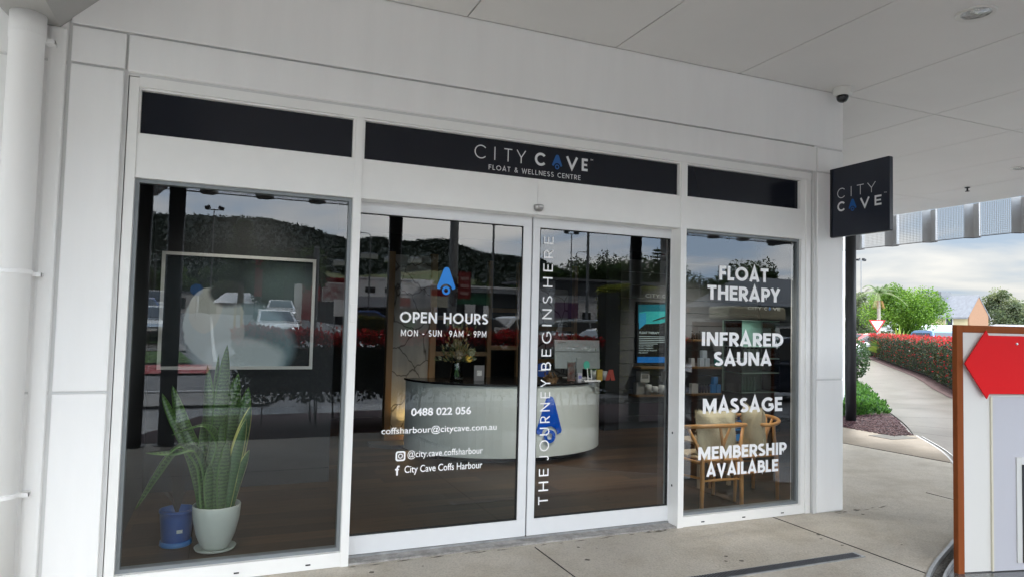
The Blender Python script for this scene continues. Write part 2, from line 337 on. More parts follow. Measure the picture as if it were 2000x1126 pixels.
# steel grate in the pavement
dt=thing('trench_grate','long dark steel trench grate set in the pavement in front of the right window','drain',(2.6,-.95,-.02))
mb=MB(); mb.box(1.9,4.26,-.995,-.90,-.02,-.013); mb.build('frame',MATS['galvanised'],dt)
mb=MB()
for i in range(110): x=1.93+i*.021; mb.box(x,x+.011,-.985,-.91,-.013,-.010)
mb.build('grate',mat('dull_steel',(.10,.105,.12),.5,metal=.5),dt)
tag(MB().box(9.18,9.72,2.62,3.02,-.014,-.009).build('utility_cover',path_conc),'square pale concrete pit lid beside the mulch bed','pit lid')
# path going away on the right, in gentle curve
Lp=[(9.95,2.82),(11.4,4.15),(14.2,7.0),(18.6,11.2),(25,16.6),(34,23.8),(44,32)]
Rp=[(10.6,-2.0),(13.2,2.9),(17.0,7.0),(23.2,12.6),(29.5,18.8),(36.4,25.5),(46,34)]
A=catmull(Lp,5);B=catmull(Rp,5)
mb=MB()
for i in range(len(A)-1): mb.add([(*A[i],-.035),(*B[i],-.035),(*B[i+1],-.035),(*A[i+1],-.035)],[(0,1,2,3)])
mb.add([(8.5,.2,-.036),(9.6,-1.2,-.036),(10.6,-2.0,-.036),(9.95,2.82,-.036),(8.4,1.1,-.036)],[(0,1,2,3,4)])
tag(mb.build('path',path_conc),kind='structure')
mb=MB()
for i in range(2,len(A)-1,2):
    a=Vector(A[i]);b=Vector(B[i]); d=(Vector(A[i+1])-a).normalized()*.012
    mb.add([(*a,-.031),(*b,-.031),(*(b+d),-.031),(*(a+d),-.031)],[(0,1,2,3)])
mb.build('path_joint',dark_line)['kind']='structure'
# ============================================================ SHOP BUILDING
shop=thing('shop_building','white rendered shop building with grooved wall panels around the glazed front','building',(2,0,0))
mb=MB()
wy=-.03; gy=-.022
# rendered panels (front faces at y=-.03) with 14 mm grooves between them
def panel(x0,x1,z0,z1,y0=wy): mb.box(x0+.007,x1-.007,y0,.2,z0+.007,z1-.007)
for a,b in ((-.02,1.125),(1.125,2.995),(2.995,3.215)): panel(-.87,-.59 if b<3 else -.585,a,b)
for a,b in ((-.02,1.125),(1.125,2.995),(2.995,3.73)): mb.box(-3.2,-.885,-.012,.2,a+.007,b-.007)
panel(-.585,4.83,2.985,3.215); mb.box(-.87,5.148,wy,.2,3.222,3.73)
for a,b in ((-.02,1.14),(1.14,2.99),(2.99,3.21)): panel(4.83,5.155,a,b)
mb.build('wall_panel',white_paint,shop,bevel=.006)
mb=MB(); mb.box(-3.2,-.575,-.004,.199,-.02,3.73); mb.box(-.575,4.80,.0,.198,2.975,3.73); mb.box(4.80,5.14,-.02,.199,-.02,3.73)
mb.build('wall_backing',mat('groove_white',(.66,.66,.65),.7),shop)
# small rendered rebate between the downpipe and the first panel
MB().box(-.975,-.885,-.034,.0,-.02,3.19).build('wall_rebate',white_paint,shop,bevel=.02)
# angled side wall running back beside the path
def sidewall(t0,t1,z0,z1,th=.2):
    p=lambda t:(5.15+t*7.65, .2+t*6.4); a=p(t0);b=p(t1); n=Vector((-6.4,7.65)).normalized()*th
    return [(a[0],a[1]),(b[0],b[1]),(b[0]+n.x,b[1]+n.y),(a[0]+n.x,a[1]+n.y)]
mb=MB()
for t0,t1 in ((0,.33),(.33,.66),(.66,1.0)):
    for z0,z1 in ((-.02,1.14),(1.14,3.81)): mb.prism(sidewall(t0+.001,t1-.001,0,0),z0+.005,z1-.005)
mb.build('side_wall',white_paint,shop)
# interior shell
ink=mat('dark_interior_paint',(.018,.020,.024),.6,var=.1)
mb=MB()
mb.box(-.62,-.60,.2,2.4,0,3.0); mb.box(-.62,.98,2.3,2.4,0,3.0)
mb.box(.98,1.0,2.3,6.9,0,3.0); mb.box(.9,11.2,6.5,6.6,0,3.0)
mb.box(5.30,5.55,4.36,6.5,0,3.0); mb.prism([(8.35,4.43),(9.9,4.43),(9.9,4.53),(8.35,4.53)],0,3.0)
mb.build('interior_wall',ink,shop)
mb=MB(); mb.prism([(-.62,.2),(5.3,.2),(12,6.6),(-.62,6.6)],2.98,3.05); mb.build('interior_ceiling',ink,shop)
MB().box(-8,5.1,-.038,.21,3.748,4.05).build('roof_edge',white_paint,shop); mb=MB(); mb.prism([(-8,.2),(5.15,.2),(12.8,6.6),(-8,6.6)],3.78,4.05); mb.build('roof',mat('roof_sheet',(.4,.4,.4),.6),shop); MB().box(-8,-.64,.2,6.6,-.02,3.78).build('neighbour_wall',white_paint,shop); MB().box(-.64,12,6.6,6.8,-.02,3.78).build('rear_wall',white_paint,shop)  # first box is an unseen filler added to block sun leaking over the wall
# plank floor
fm=mat('timber_floor',(.045,.031,.022),0.5,spec=.22); t=fm.node_tree; b=t.nodes['Principled BSDF']
g=t.nodes.new('ShaderNodeTexCoord'); bk=t.nodes.new('ShaderNodeTexBrick'); bk.offset=.37; bk.inputs['Scale'].default_value=1; bk.inputs['Brick Width'].default_value=1.5; bk.inputs['Row Height'].default_value=.19; bk.inputs['Mortar Size'].default_value=.0016
bk.inputs['Color1'].default_value=(.095,.050,.022,1); bk.inputs['Color2'].default_value=(.034,.019,.009,1); bk.inputs['Mortar'].default_value=(.006,.005,.005,1)
q=t.nodes.new('ShaderNodeMapping'); q.inputs['Scale'].default_value=(.8,16,1); n=t.nodes.new('ShaderNodeTexNoise'); n.inputs['Scale'].default_value=2.4; n.inputs['Detail'].default_value=8
x=t.nodes.new('ShaderNodeMixRGB'); x.blend_type='OVERLAY'; x.inputs[0].default_value=.75
t.links.new(g.outputs['Object'],bk.inputs[0]); t.links.new(g.outputs['Object'],q.inputs[0]); t.links.new(q.outputs[0],n.inputs[0]); t.links.new(bk.outputs[0],x.inputs[1]); t.links.new(n.outputs[0],x.inputs[2]); t.links.new(x.outputs[0],b.inputs['Base Color'])
mb=MB(); mb.prism([(-.62,.16),(5.2,.16),(11.6,6.5),(-.62,6.5)],-.2,0.0); tag(mb.build('shop_floor',fm),kind='structure')
# ---------------------------------------------------------- glazing frame
fr=thing('shopfront_frame','pale powder coated metal frame holding the shop windows and doors','window frame',(2.1,.05,0))
mb=MB()
for b_ in ((-.570,-.518,0,.13,-.02,2.97),(.755,.807,0,.16,-.022,2.93),(3.385,3.44,0,.20,-.022,2.93),(4.690,4.735,.012,.13,-.02,2.97),(4.735,4.79,.0,.13,-.02,2.97)):
    MB().box(*b_).build('post',alu,fr,bevel=.002)
for b_ in ((-.518,.755,.004,.13,-.018,.072),(3.44,4.69,.004,.13,-.018,.062)): MB().box(*b_).build('sill',alu,fr,bevel=.002)
MB().box(-.518,4.79,-.006,.13,2.915,2.975).build('head',alu,fr,bevel=.002)
for b_ in ((-.518,.755,.008,.14),(.807,2.10,.008,.20),(2.102,3.385,.008,.20),(3.44,4.69,.008,.14)): MB().box(*b_,2.376,2.632).build('transom_beam',alu,fr,bevel=.0015)
mb=MB()
for a,b in ((-.518,.755),(.807,3.385),(3.44,4.69)):
    mb.box(a,b,.012,.10,2.622,2.642); mb.box(a,b,.012,.10,2.902,2.918); mb.box(a,a+.012,.012,.10,2.64,2.90); mb.box(b-.014,b,.012,.10,2.64,2.90)
mb.build('glazing_bead',alu,fr)
for i in range(3):
    MB().box(-.3+i*.42,-.27+i*.42,-.0,.0055,.012,.020).build('drain_slot',dark_line,fr); MB().box(3.62+i*.42,3.65+i*.42,-.0,.0055,.006,.014).build('drain_slot',dark_line,fr)
MB().box(.807,3.385,.012,.22,-.02,-.008).build('threshold',weather(mat('threshold_concrete',(.36,.345,.33),.6,var=.2,vscale=9),7,.6,60,.8),fr)
MB().box(.807,3.385,.118,.132,-.008,.004).build('door_track',MATS['galvanised'],fr)
tag(MB().obox((.781,-.004,1.615),(.04,.012,.12)).build('door_switch',alu,None,bevel=.003),'small pale door switch box on the post left of the doors','switch')
# windows
def window(x0,x1,z0,z1,label,y=.06):
    t=thing('shop_window',label,'window',((x0+x1)/2,y,z0))
    mb=MB(); g_=.022
    mb.box(x0,x1,y-.02,y+.04,z0,z0+g_); mb.box(x0,x1,y-.02,y+.04,z1-g_,z1); mb.box(x0,x0+g_,y-.02,y+.04,z0+g_,z1-g_); mb.box(x1-g_,x1,y-.02,y+.04,z0+g_,z1-g_)
    mb.build('gasket_frame',alu_grey,t); MB().add([(x0+g_,y,z0+g_),(x1-g_,y,z0+g_),(x1-g_,y,z1-g_),(x0+g_,y,z1-g_)],[(0,1,2,3)]).build('pane',MATS['shop_glass'],t,recalc=False)
    return t
window(-.518,.755,.072,2.376,'tall fixed shop window on the left with the snake plant behind it')
rw=window(3.44,4.69,.062,2.376,'tall fixed shop window lettered FLOAT THERAPY, INFRARED SAUNA and MASSAGE')
def words(name,items,parent,m,label,y,bold=0,**kw):
    mb=MB()
    for s,x0,x1,z0,z1 in items: text(mb,s,x0,x1,z0,z1,y,bold=bold,**kw)
    o=mb.build(name,m,parent,recalc=False); o['label']=label; return o
ty=.054
def capwords(items,parent,m,label,y,t,gap,**kw):
    for s,x0,x1,z0,z1 in items:
        mb=MB(); caps(mb,s,x0,x1,z0,z1,y,t,gap,**kw); o=mb.build('lettering',m,parent,recalc=False); o['label']=label+' '+s.replace('  ',' ')
capwords([('FLOAT',3.820,4.354,1.978,2.098),('THERAPY',3.699,4.489,1.811,1.931),('INFRARED',3.647,4.527,1.427,1.542),('SAUNA',3.775,4.394,1.261,1.378),('MASSAGE',3.665,4.519,.868,.991),('MEMBERSHIP',3.624,4.563,.492,.597),('AVAILABLE',3.708,4.477,.352,.456)],rw,vinyl,'bold white word',ty,.215,.09)
# doors
def door(x0,x1,label,stile_l,stile_r,y0=.13,y1=.17):
    t=thing('sliding_door',label,'door',((x0+x1)/2,.15,0)); mb=MB()
    zb,zt,zz=.006,.127,2.301
    mb.box(x0,x1,y0,y1,zb,zt); mb.box(x0,x1,y0,y1,zz,2.40); mb.box(x0,x0+stile_l,y0,y1,zt,zz); mb.box(x1-stile_r,x1,y0,y1,zt,zz)
    mb.build('frame',door_alu,t,bevel=.002)
    a,b=x0+stile_l,x1-stile_r; mb=MB(); g_=.008
    mb.box(a,b,y0+.008,y1-.006,zt,zt+g_); mb.box(a,b,y0+.008,y1-.006,zz-g_,zz); mb.box(a,a+g_,y0+.008,y1-.006,zt,zz); mb.box(b-g_,b,y0+.008,y1-.006,zt,zz)
    mb.build('gasket',dark_line,t)
    MB().add([(a,.142,zt),(b,.142,zt),(b,.142,zz),(a,.142,zz)],[(0,1,2,3)]).build('pane',MATS['shop_glass'],t,recalc=False); return t
dl=door(.79,2.116,'sliding glass door lettered OPEN HOURS, left of the pair',.03,.068)
dr=door(2.128,3.44,'sliding glass door with upright lettering THE JOURNEY BEGINS HERE',.058,.058)
k=1.0078; ty=.136
def kk(x0,x1,z0,z1): return (x0*k,x1*k,1.58+(z0-1.58)*k,1.58+(z1-1.58)*k)
capwords([('OPEN HOURS',*kk(1.117,1.767,1.560,1.636))],dl,vinyl,'bold white words',ty,.18,.14)
capwords([('MON - SUN  9AM - 9PM',*kk(1.128,1.758,1.467,1.512))],dl,vinyl,'white opening times',ty,.15,.26)
words('lettering',[('0488 022 056',*kk(1.218,1.656,.918,.972))],dl,vinyl,'white telephone number',ty,.025)
words('lettering',[('coffsharbour@citycave.com.au',*kk(1.016,1.857,.787,.846))],dl,vinyl,'white email address',ty,.012)
words('lettering',[('@city.cave.coffsharbour',*kk(1.202,1.754,.621,.683))],dl,vinyl,'white account name beside the camera icon',ty,.008)
words('lettering',[('City Cave Coffs Harbour',*kk(1.184,1.753,.516,.580))],dl,vinyl,'white words City Cave Coffs Harbour',ty,.010)
mb=MB(); x0,x1,z0,z1=kk(1.119,1.187,.614,.682); w_=x1-x0
def rrect(x0,x1,z0,z1,r,n=5):
    P=[]
    for cx,cz,a0 in ((x1-r,z0+r,-90),(x1-r,z1-r,0),(x0+r,z1-r,90),(x0+r,z0+r,180)):
        for i in range(n+1): a=R(a0+90*i/n); P.append((cx+r*math.cos(a),cz+r*math.sin(a)))
    return P
O=rrect(x0,x1,z0,z1,.016); I=rrect(x0+.011,x1-.011,z0+.011,z1-.011,.010); n_=len(O)
mb.add([(p[0],ty,p[1]) for p in O+I],[(i,(i+1)%n_,n_+(i+1)%n_,n_+i) for i in range(n_)])
mb.add([(p[0],ty,p[1]) for p in I],[tuple(range(n_))]) if False else None
cx,cz=(x0+x1)/2,(z0+z1)/2; stroke(mb,[(cx+.014*math.cos(R(a)),cz+.014*math.sin(R(a))) for a in range(0,375,15)],.006,ty)
mb.lathe([(.0035,0),(0,0)],c=(0,0,0)) if False else None
mb.build('camera_icon',vinyl,dl,recalc=False)['label']='white rounded square camera icon'
mb=MB(); x0,x1,z0,z1=kk(1.118,1.150,.518,.584)
stroke(mb,[(x1,z1-.006),(x0+.020,z1-.006),(x0+.015,z1-.018),(x0+.015,z0)],.012,ty); stroke(mb,[(x0,z0+.040),(x1-.004,z0+.040)],.010,ty)
mb.build('letter_icon',vinyl,dl,recalc=False)['label']='white letter f icon'
mb=MB(); x0,x1,z0,z1=kk(1.375,1.512,1.770,1.957); emblem(mb,(x0+x1)/2,z0,x1-x0,z1-z0,ty); mb.build('emblem',mat('bright_blue_vinyl',(.0,.23,.75),.4),dl,recalc=False)['label']='bright blue arrowhead emblem with a ring'
# upright words
mb=MB(); xa,xb=2.204*k,2.284*k
for s,z0,z1 in (('THE',.232,.496),('JOURNEY',.553,1.160),('BEGINS',1.228,1.785),('HERE',1.851,2.233)):
    mb=MB(); caps(mb,s,xa,xb,1.58+(z0-1.58)*k,1.58+(z1-1.58)*k,ty,.115,.42,rot=True); mb.build('lettering',vinyl,dr,recalc=False)['label']='white upright word '+s
mb=MB(); mb.lathe([(.004,0),(.004,.003)],c=(0,0,0)) if False else None
for z in (.30,.72): MB().obox((3.384,.08,z),(.004,.012,.016)).build('fixing_hole',dark_line,fr)
# transom signs
def transom(x0,x1,label):
    t=thing('transom_panel',label,'sign panel',((x0+x1)/2,.05,2.77)); MB().box(x0,x1,.045,.06,2.636,2.908).build('panel',mat('transom_black',(.008,.010,.016),.12,spec=.35),t); return t
transom(-.51,.755,'black glazed panel above the left window'); tp=transom(.815,3.38,'black sign panel above the doors lettered CITY CAVE'); transom(3.445,4.69,'black glazed panel above the right window')
mb=MB(); y=.042; zb,zt=2.752,2.848; ht=zt-zb
letterC(mb,1.658,(zb+zt)/2,.046,.0075,y)
stroke(mb,[(1.765,zb),(1.765,zt)],.0075,y); stroke(mb,[(1.838,zt-.004),(1.902,zt-.004)],.0075,y); stroke(mb,[(1.870,zb),(1.870,zt-.006)],.0075,y)
stroke(mb,[(1.940,zt),(1.975,zb+.042),(1.975,zb)],.0075,y); stroke(mb,[(2.010,zt),(1.975,zb+.042)],.0075,y)
letterC(mb,2.135,(zb+zt)/2,.040,.019,y,gap=40)
stroke(mb,[(2.355,zt),(2.398,zb+.006),(2.441,zt)],.019,y); stroke(mb,[(2.535,zt-.009),(2.492,zt-.009),(2.492,zb+.009),(2.535,zb+.009)],.019,y); stroke(mb,[(2.492,(zb+zt)/2),(2.530,(zb+zt)/2)],.017,y)
mb.build('lettering',MATS['soft_white_letters'] if 'soft_white_letters' in MATS else mat('soft_white_letters',(.70,.71,.72),.5),tp,recalc=False); mb=MB(); text(mb,'TM',2.557,2.580,2.838,2.851,y); mb.build('trademark_letters',MATS['soft_white_letters'],tp,recalc=False); mb=MB()
caps(mb,'FLOAT & WELLNESS CENTRE',1.720,2.474,2.678,2.714,y,.13,.24)
mb.build('lettering',mat('soft_white_letters',(.70,.71,.72),.5),tp,recalc=False)
mb=MB(); emblem(mb,2.272,2.745,.086,.105,y); mb.build('emblem',blue_dark,tp,recalc=False)
# door sensor
t=thing('door_sensor','small round grey metal sensor above the middle of the doors','sensor',(2.10,.0,2.425))
mb=MB(); mb.lathe([(.0,-.030),(.022,-.027),(.034,-.012),(.037,.004),(.037,.018),(.0,.018)],c=(2.10,-.012,2.425),n=20); mb.build('housing',mat('sensor_metal',(.42,.41,.40),.3,metal=.8),t,smooth=True)
mb=MB(); mb.obox((2.104,-.045,2.43),(.028,.012,.010)); mb.build('lens',mat('lens_white',(.7,.7,.68),.2),t)
# projecting sign
t=thing('projecting_sign','black square blade sign lettered CITY CAVE beside the right column','sign',(5.02,-.03,2.7))
mb=MB(); mb.prism([(a,b) for a,b in rrect(-.62,-.0,2.405,3.025,.012)],4.995,5.035,axis='x'); mb.build('board',black_panel,t,bevel=.003)
MB().box(4.985,5.045,-.045,-.03,2.41,3.02).build('mounting_plate',black_paint,t)
def side(mbsrc, x): # lay strokes drawn in XZ onto the plane x, with X going to -Y
    m2=MB(); m2.v=[(x,-v[0],v[2]) for v in mbsrc.v]; m2.f=[tuple(f) for f in mbsrc.f]; m2.mi=mbsrc.mi; return m2
mb=MB(); zb,zt=2.748,2.835; th=.006
letterC(mb,.148,(zb+zt)/2,.042,th,0); stroke(mb,[(.248,zb),(.248,zt)],th,0); stroke(mb,[(.306,zt-.003),(.376,zt-.003)],th,0); stroke(mb,[(.341,zb),(.341,zt)],th,0)
stroke(mb,[(.412,zt),(.450,zb+.040),(.450,zb)],th,0); stroke(mb,[(.488,zt),(.450,zb+.040)],th,0)
zb,zt=2.630,2.715
letterC(mb,.148,(zb+zt)/2,.036,.016,0,gap=40); stroke(mb,[(.345,zt),(.385,zb+.005),(.425,zt)],.016,0); stroke(mb,[(.545,zt-.008),(.488,zt-.008),(.488,zb+.008),(.545,zb+.008)],.016,0); stroke(mb,[(.488,(zb+zt)/2),(.540,(zb+zt)/2)],.014,0)
text(mb,'TM',.568,.592,zt+.006,zt+.016,0)
side(mb,4.993).build('lettering',MATS['soft_white_letters'],t,recalc=False)
mb=MB(); emblem(mb,.262,2.622,.08,.10,0); side(mb,4.993).build('emblem',blue_dark,t,recalc=False)
# blue sign far along the side wall
tag(MB().obox((12.78,6.45,2.85),(.05,.5,.62),rz=R(-40)).build('blue_sign',mat('plain_blue',(.03,.2,.75),.4),None,bevel=.004),'plain blue sign high on the far end of the side wall','sign')
# downpipe
t=thing('downpipe','large white painted rainwater pipe on the wall left of the shopfront','pipe',(-1.052,-.115,0))
mb=MB(); c=(-1.052,-.125,0); r=.082
mb.lathe([(r,-.02),(r,3.045),(r+.004,3.05),(r+.004,3.19)],c=c,n=32); mb.build('pipe',white_paint,t,smooth=True)
for z in (.60,1.785,3.08):
    mb=MB(); mb.lathe([(r+.001,z-.012),(r+.005,z-.01),(r+.005,z+.01),(r+.001,z+.012)],c=c,n=32); mb.obox((-.955,-.09,z-.01),(.05,.03,.022)); mb.box(-.975,-.93,-.10,-.02,z-.02,z); mb.build('bracket',white_paint,t)
# ---------------------------------------------------------- awning
aw=thing('awning','deep white panelled awning with a pleated perforated metal screen along its edge','awning',(4,-3,3.73))
soff=mat('soffit_white',(.76,.745,.72),.5,var=.035,vscale=.6)
mb=MB(); X0,X1,Y0,Y1=-8.0,11.35,-5.85,8.6
xs=[X1]; x=1.5
xs=[-.39]+[1.5-1.22+1.22*i for i in range(0,9)]+[X1]
ys=[-5.85,-2.95,-.03,2.9,5.8,8.6]; gp=.005
for i in range(len(xs)-1):
    for j in range(len(ys)-1): mb.box(xs[i]+gp,xs[i+1]-gp,ys[j]+gp,ys[j+1]-gp,3.73,3.745)
for a,b in ((-1.69,-2.9),(-2.9,-4.1),(-4.1,-8)):
    for j in range(2): mb.box(b+gp,a-gp,ys[j]+gp,ys[j+1]-gp,3.73,3.745)
mb.build('soffit',soff,aw)
mb=MB(); mb.box(X0,X1,Y0,-.04,3.76,4.1); mb.box(5.1,X1,-.04,Y1,3.76,4.1); mb.build('deck',mat('deck_dark',(.05,.05,.05),.8),aw)
mb=MB(); mb.prism([(-1.156,3.19),(-.925,3.19),(-.38,3.745),(-1.69,3.745)],-5.85,-.015,axis='y')
bm_=mb.build('box_gutter',mat('gutter_paint',(.42,.415,.40),.5,var=.04),aw)
# pleated screen
perf=bpy.data.materials.new('perforated_sheet'); perf.use_nodes=True; t=perf.node_tree; b=t.nodes['Principled BSDF']; b.inputs['Base Color'].default_value=(.62,.62,.62,1); b.inputs['Roughness'].default_value=.5
o=t.nodes['Material Output']; g=t.nodes.new('ShaderNodeTexCoord'); s_=t.nodes.new('ShaderNodeSeparateXYZ'); a_=t.nodes.new('ShaderNodeMath'); a_.operation='ADD'
t.links.new(g.outputs['Object'],s_.inputs[0]); t.links.new(s_.outputs[0],a_.inputs[0]); t.links.new(s_.outputs[1],a_.inputs[1])
def stripe(src,per,duty):
    m1=t.nodes.new('ShaderNodeMath'); m1.operation='MULTIPLY'; m1.inputs[1].default_value=1/per; t.links.new(src,m1.inputs[0])
    m2=t.nodes.new('ShaderNodeMath'); m2.operation='FRACT'; t.links.new(m1.outputs[0],m2.inputs[0])
    m3=t.nodes.new('ShaderNodeMath'); m3.operation='LESS_THAN'; m3.inputs[1].default_value=duty; t.links.new(m2.outputs[0],m3.inputs[0]); return m3.outputs[0]
h1=stripe(a_.outputs[0],.028,.72); h2=stripe(s_.outputs[2],.03,.86); mm=t.nodes.new('ShaderNodeMath'); mm.operation='MULTIPLY'; t.links.new(h1,mm.inputs[0]); t.links.new(h2,mm.inputs[1])
x_=t.nodes.new('ShaderNodeMixShader'); tr=t.nodes.new('ShaderNodeBsdfTransparent'); t.links.new(mm.outputs[0],x_.inputs[0]); t.links.new(b.outputs[0],x_.inputs[1]); t.links.new(tr.outputs[0],x_.inputs[2]); t.links.new(x_.outputs[0],o.inputs[0])
solid=mat('screen_solid',(.48,.48,.48),.5)
def screen(p0,p1,nrm,zb=3.17):
    d=Vector(p1)-Vector(p0); n=int(d.length/.742); d=d/d.length; nv=Vector(nrm)
    for i in range(n):
        a=Vector(p0)+d*(i*.742); b1=a+d*.50; c1=b1+d*.05+nv*.13; e1=c1+d*.12; f1=a+d*.742
        mb=MB()
        for q in ((b1,c1),(c1,e1),(e1,f1)): mb.add([(*q[0],zb),(*q[1],zb),(*q[1],3.745),(*q[0],3.745)],[(0,1,2,3)])
        mb.build('screen_fold',solid,aw,recalc=False)
        mb=MB(); mb.add([(*a,zb),(*b1,zb),(*b1,3.745),(*a,3.745)],[(0,1,2,3)]); mb.build('perforated_panel',perf,aw,recalc=False)
        mb=MB(); mb.tube([(*a,zb),(*b1,zb),(*c1,zb),(*e1,zb),(*f1,zb)],.008,n=4); mb.build('screen_rail',mat('rail_dark',(.10,.09,.09),.5),aw)
screen((11.35,-5.2),(11.35,8.6),(1,0)); screen((-4.6,-5.85),(11.2,-5.85),(0,-1),3.30)
# posts
for i,(x,y,lb) in enumerate([(-.95,-4.72,'black awning post, outer of the close pair reflected at the left window edge'),(-.59,-4.72,'black awning post, inner of the close pair reflected beside the white picture frame'),
    (2.21,-4.75,'black awning post reflected in the open hours door'),(6.35,-4.9,'black awning post reflected at the right edge of the upright lettered door'),(10.3,4.3,'black steel awning post standing in the dark mulch by the path')]):
    t=thing('awning_post',lb,'post',(x,y,-.02),group='black posts carrying the awning')
    r=.095 if i!=4 else .088
    mb=MB(); mb.lathe([(r,0),(r,3.74)],c=(x,y,-.02),n=24); mb.build('shaft',black_paint,t,smooth=True)
    mb=MB(); mb.lathe([(r+.05,0),(r+.05,.012),(r+.002,.014)],c=(x,y,-.02),n=24); mb.build('base_plate',black_paint,t)
# downlights
def downlight(x,y,lb):
    t=thing('downlight',lb,'light fitting',(x,y,3.73),group='round recessed downlights in the awning ceiling')
    mb=MB(); mb.lathe([(.088,-.004),(.115,-.012),(.122,-.004),(.122,.0)],c=(x,y,3.73),n=32); mb.build('trim_ring',mat('fitting_white',(.75,.74,.70),.4),t,smooth=True)
    mb=MB(); mb.lathe([(.09,-.004),(.08,.0),(.05,.0)],c=(x,y,3.728),n=32); mb.build('reflector',mat('reflector',(.75,.77,.76),.12,metal=.9,bump=.8,bscale=40),t,smooth=True)
downlight(4.57,-1.60,'round recessed downlight with clear reflector at the top right of the awning ceiling'); downlight(9.41,.94,'far round downlight in the awning ceiling at the right edge')
t=thing('sprinkler_head','small dark sprinkler hanging from the awning ceiling','sprinkler',(10.03,2.04,3.73))
mb=MB(); mb.lathe([(.035,0),(.035,-.01),(.012,-.015),(.012,-.05),(.03,-.055),(.03,-.062),(0,-.065)],c=(10.03,2.04,3.73),n=12); mb.build('head',black_paint,t)
# dome camera
t=thing('dome_camera','white dome security camera under the ceiling above the blade sign','camera',(4.99,-.16,3.73))
mb=MB(); mb.lathe([(.078,0),(.080,-.01),(.078,-.055),(.060,-.07),(.0,-.07)],c=(4.99,-.16,3.73),n=28); mb.build('housing',mat('fitting_white',(.75,.74,.70),.4),t,smooth=False,bevel=.003)
mb=MB(); mb.lathe([(.050,-.07)]+[(.050*math.cos(R(a)),-.085-.045*math.sin(R(a))) for a in range(0,91,15)],c=(4.99,-.16,3.73),n=24); mb.build('dome',mat('dome_dark',(.02,.02,.022),.08),t,smooth=True)
# ============================================================ INTERIOR
# ceiling lights of the shop
def spot(x,y,tx,ty_,tz,e,size,lb,col=(1,.93,.84)):
    t=thing('ceiling_spotlight',lb,'light fitting',(x,y,2.98),group='small black spotlights on the shop ceiling')
    mb=MB(); mb.tube([(x,y,2.98),(x,y,2.90)],.012); d=(Vector((tx,ty_,tz))-Vector((x,y,2.86))).normalized(); a=Vector((x,y,2.87)); mb.tube([a-d*.06,a+d*.07],[.035,.045],n=14); mb.build('lamp_can',black_paint,t)
    l=bpy.data.lights.new('spot','SPOT'); l.energy=e; l.spot_size=R(size); l.spot_blend=.8; l.shadow_soft_size=.06; l.color=col
    o=bpy.data.objects.new('spot',l); sc.collection.objects.link(o); o.location=a+d*.09; o.rotation_euler=(-d).to_track_quat('Z','Y').to_euler()
spot(2.7,.75,2.75,2.6,.4,60,75,'black spotlight above the left half of the desk')
spot(4.0,.75,3.7,2.6,.4,60,75,'black spotlight above the right half of the desk')
spot(6.6,3.2,6.8,4.43,.5,75,90,'black spotlight in front of the product shelves')
spot(2.2,2.9,2.2,4.2,.7,2.2,60,'black spotlight in front of the stone relief')
spot(4.2,.32,4.35,.8,.5,110,85,'black spotlight above the wishbone chairs')
spot(.3,1.2,.15,2.3,1.6,22,80,'black spotlight in front of the big framed picture')
spot(.1,.30,.0,.62,.5,46,75,'black spotlight added to brighten the snake plant')  # added lamp with no known fitting, lifts the pot and leaves
# desk -----------------------------------------------------------------
dk=thing('reception_desk','white bow fronted reception desk with dark counter top and blue emblem','desk',(3.25,3.35,0))
def arc(a,b,n=40,a0=180,a1=360): return [(3.25+a*math.cos(R(lerp(a0,a1,i/n))),3.37+b*math.sin(R(lerp(a0,a1,i/n)))) for i in range(n+1)]
mb=MB(); mb.prism(arc(1.25,.98),.085,.875); mb.build('body',mat('desk_white',(.72,.76,.72),.32,var=.03),dk,bevel=.006)
mb=MB(); mb.prism(arc(1.05,.76),0,.087); mb.build('plinth',black_paint,dk)
mb=MB(); mb.prism(arc(1.27,1.0),.875,.898); mb.build('counter_top',mat('counter_black',(.015,.015,.017),.15),dk,bevel=.003)
def ysurf(x,off=.006): return 3.37-.98*math.sqrt(max(0,1-((x-3.25)/1.25)**2))-off
mb=MB(); emblem(mb,3.415,.255,.335,.505,0,ring=True)
mb.v=[(v[0],ysurf(v[0],.014)+(.006 if i<0 else 0),v[2]) for i,v in enumerate(mb.v)]
o=mb.build('emblem',mat('desk_blue',(.0,.10,.62),.3),dk,recalc=False); q=o.modifiers.new('thick','SOLIDIFY'); q.thickness=.012
# things on the counter
def ontop(name,label,cat,x,y,z=.898,rz=0): return thing(name,label,cat,(x,y,z),rz)
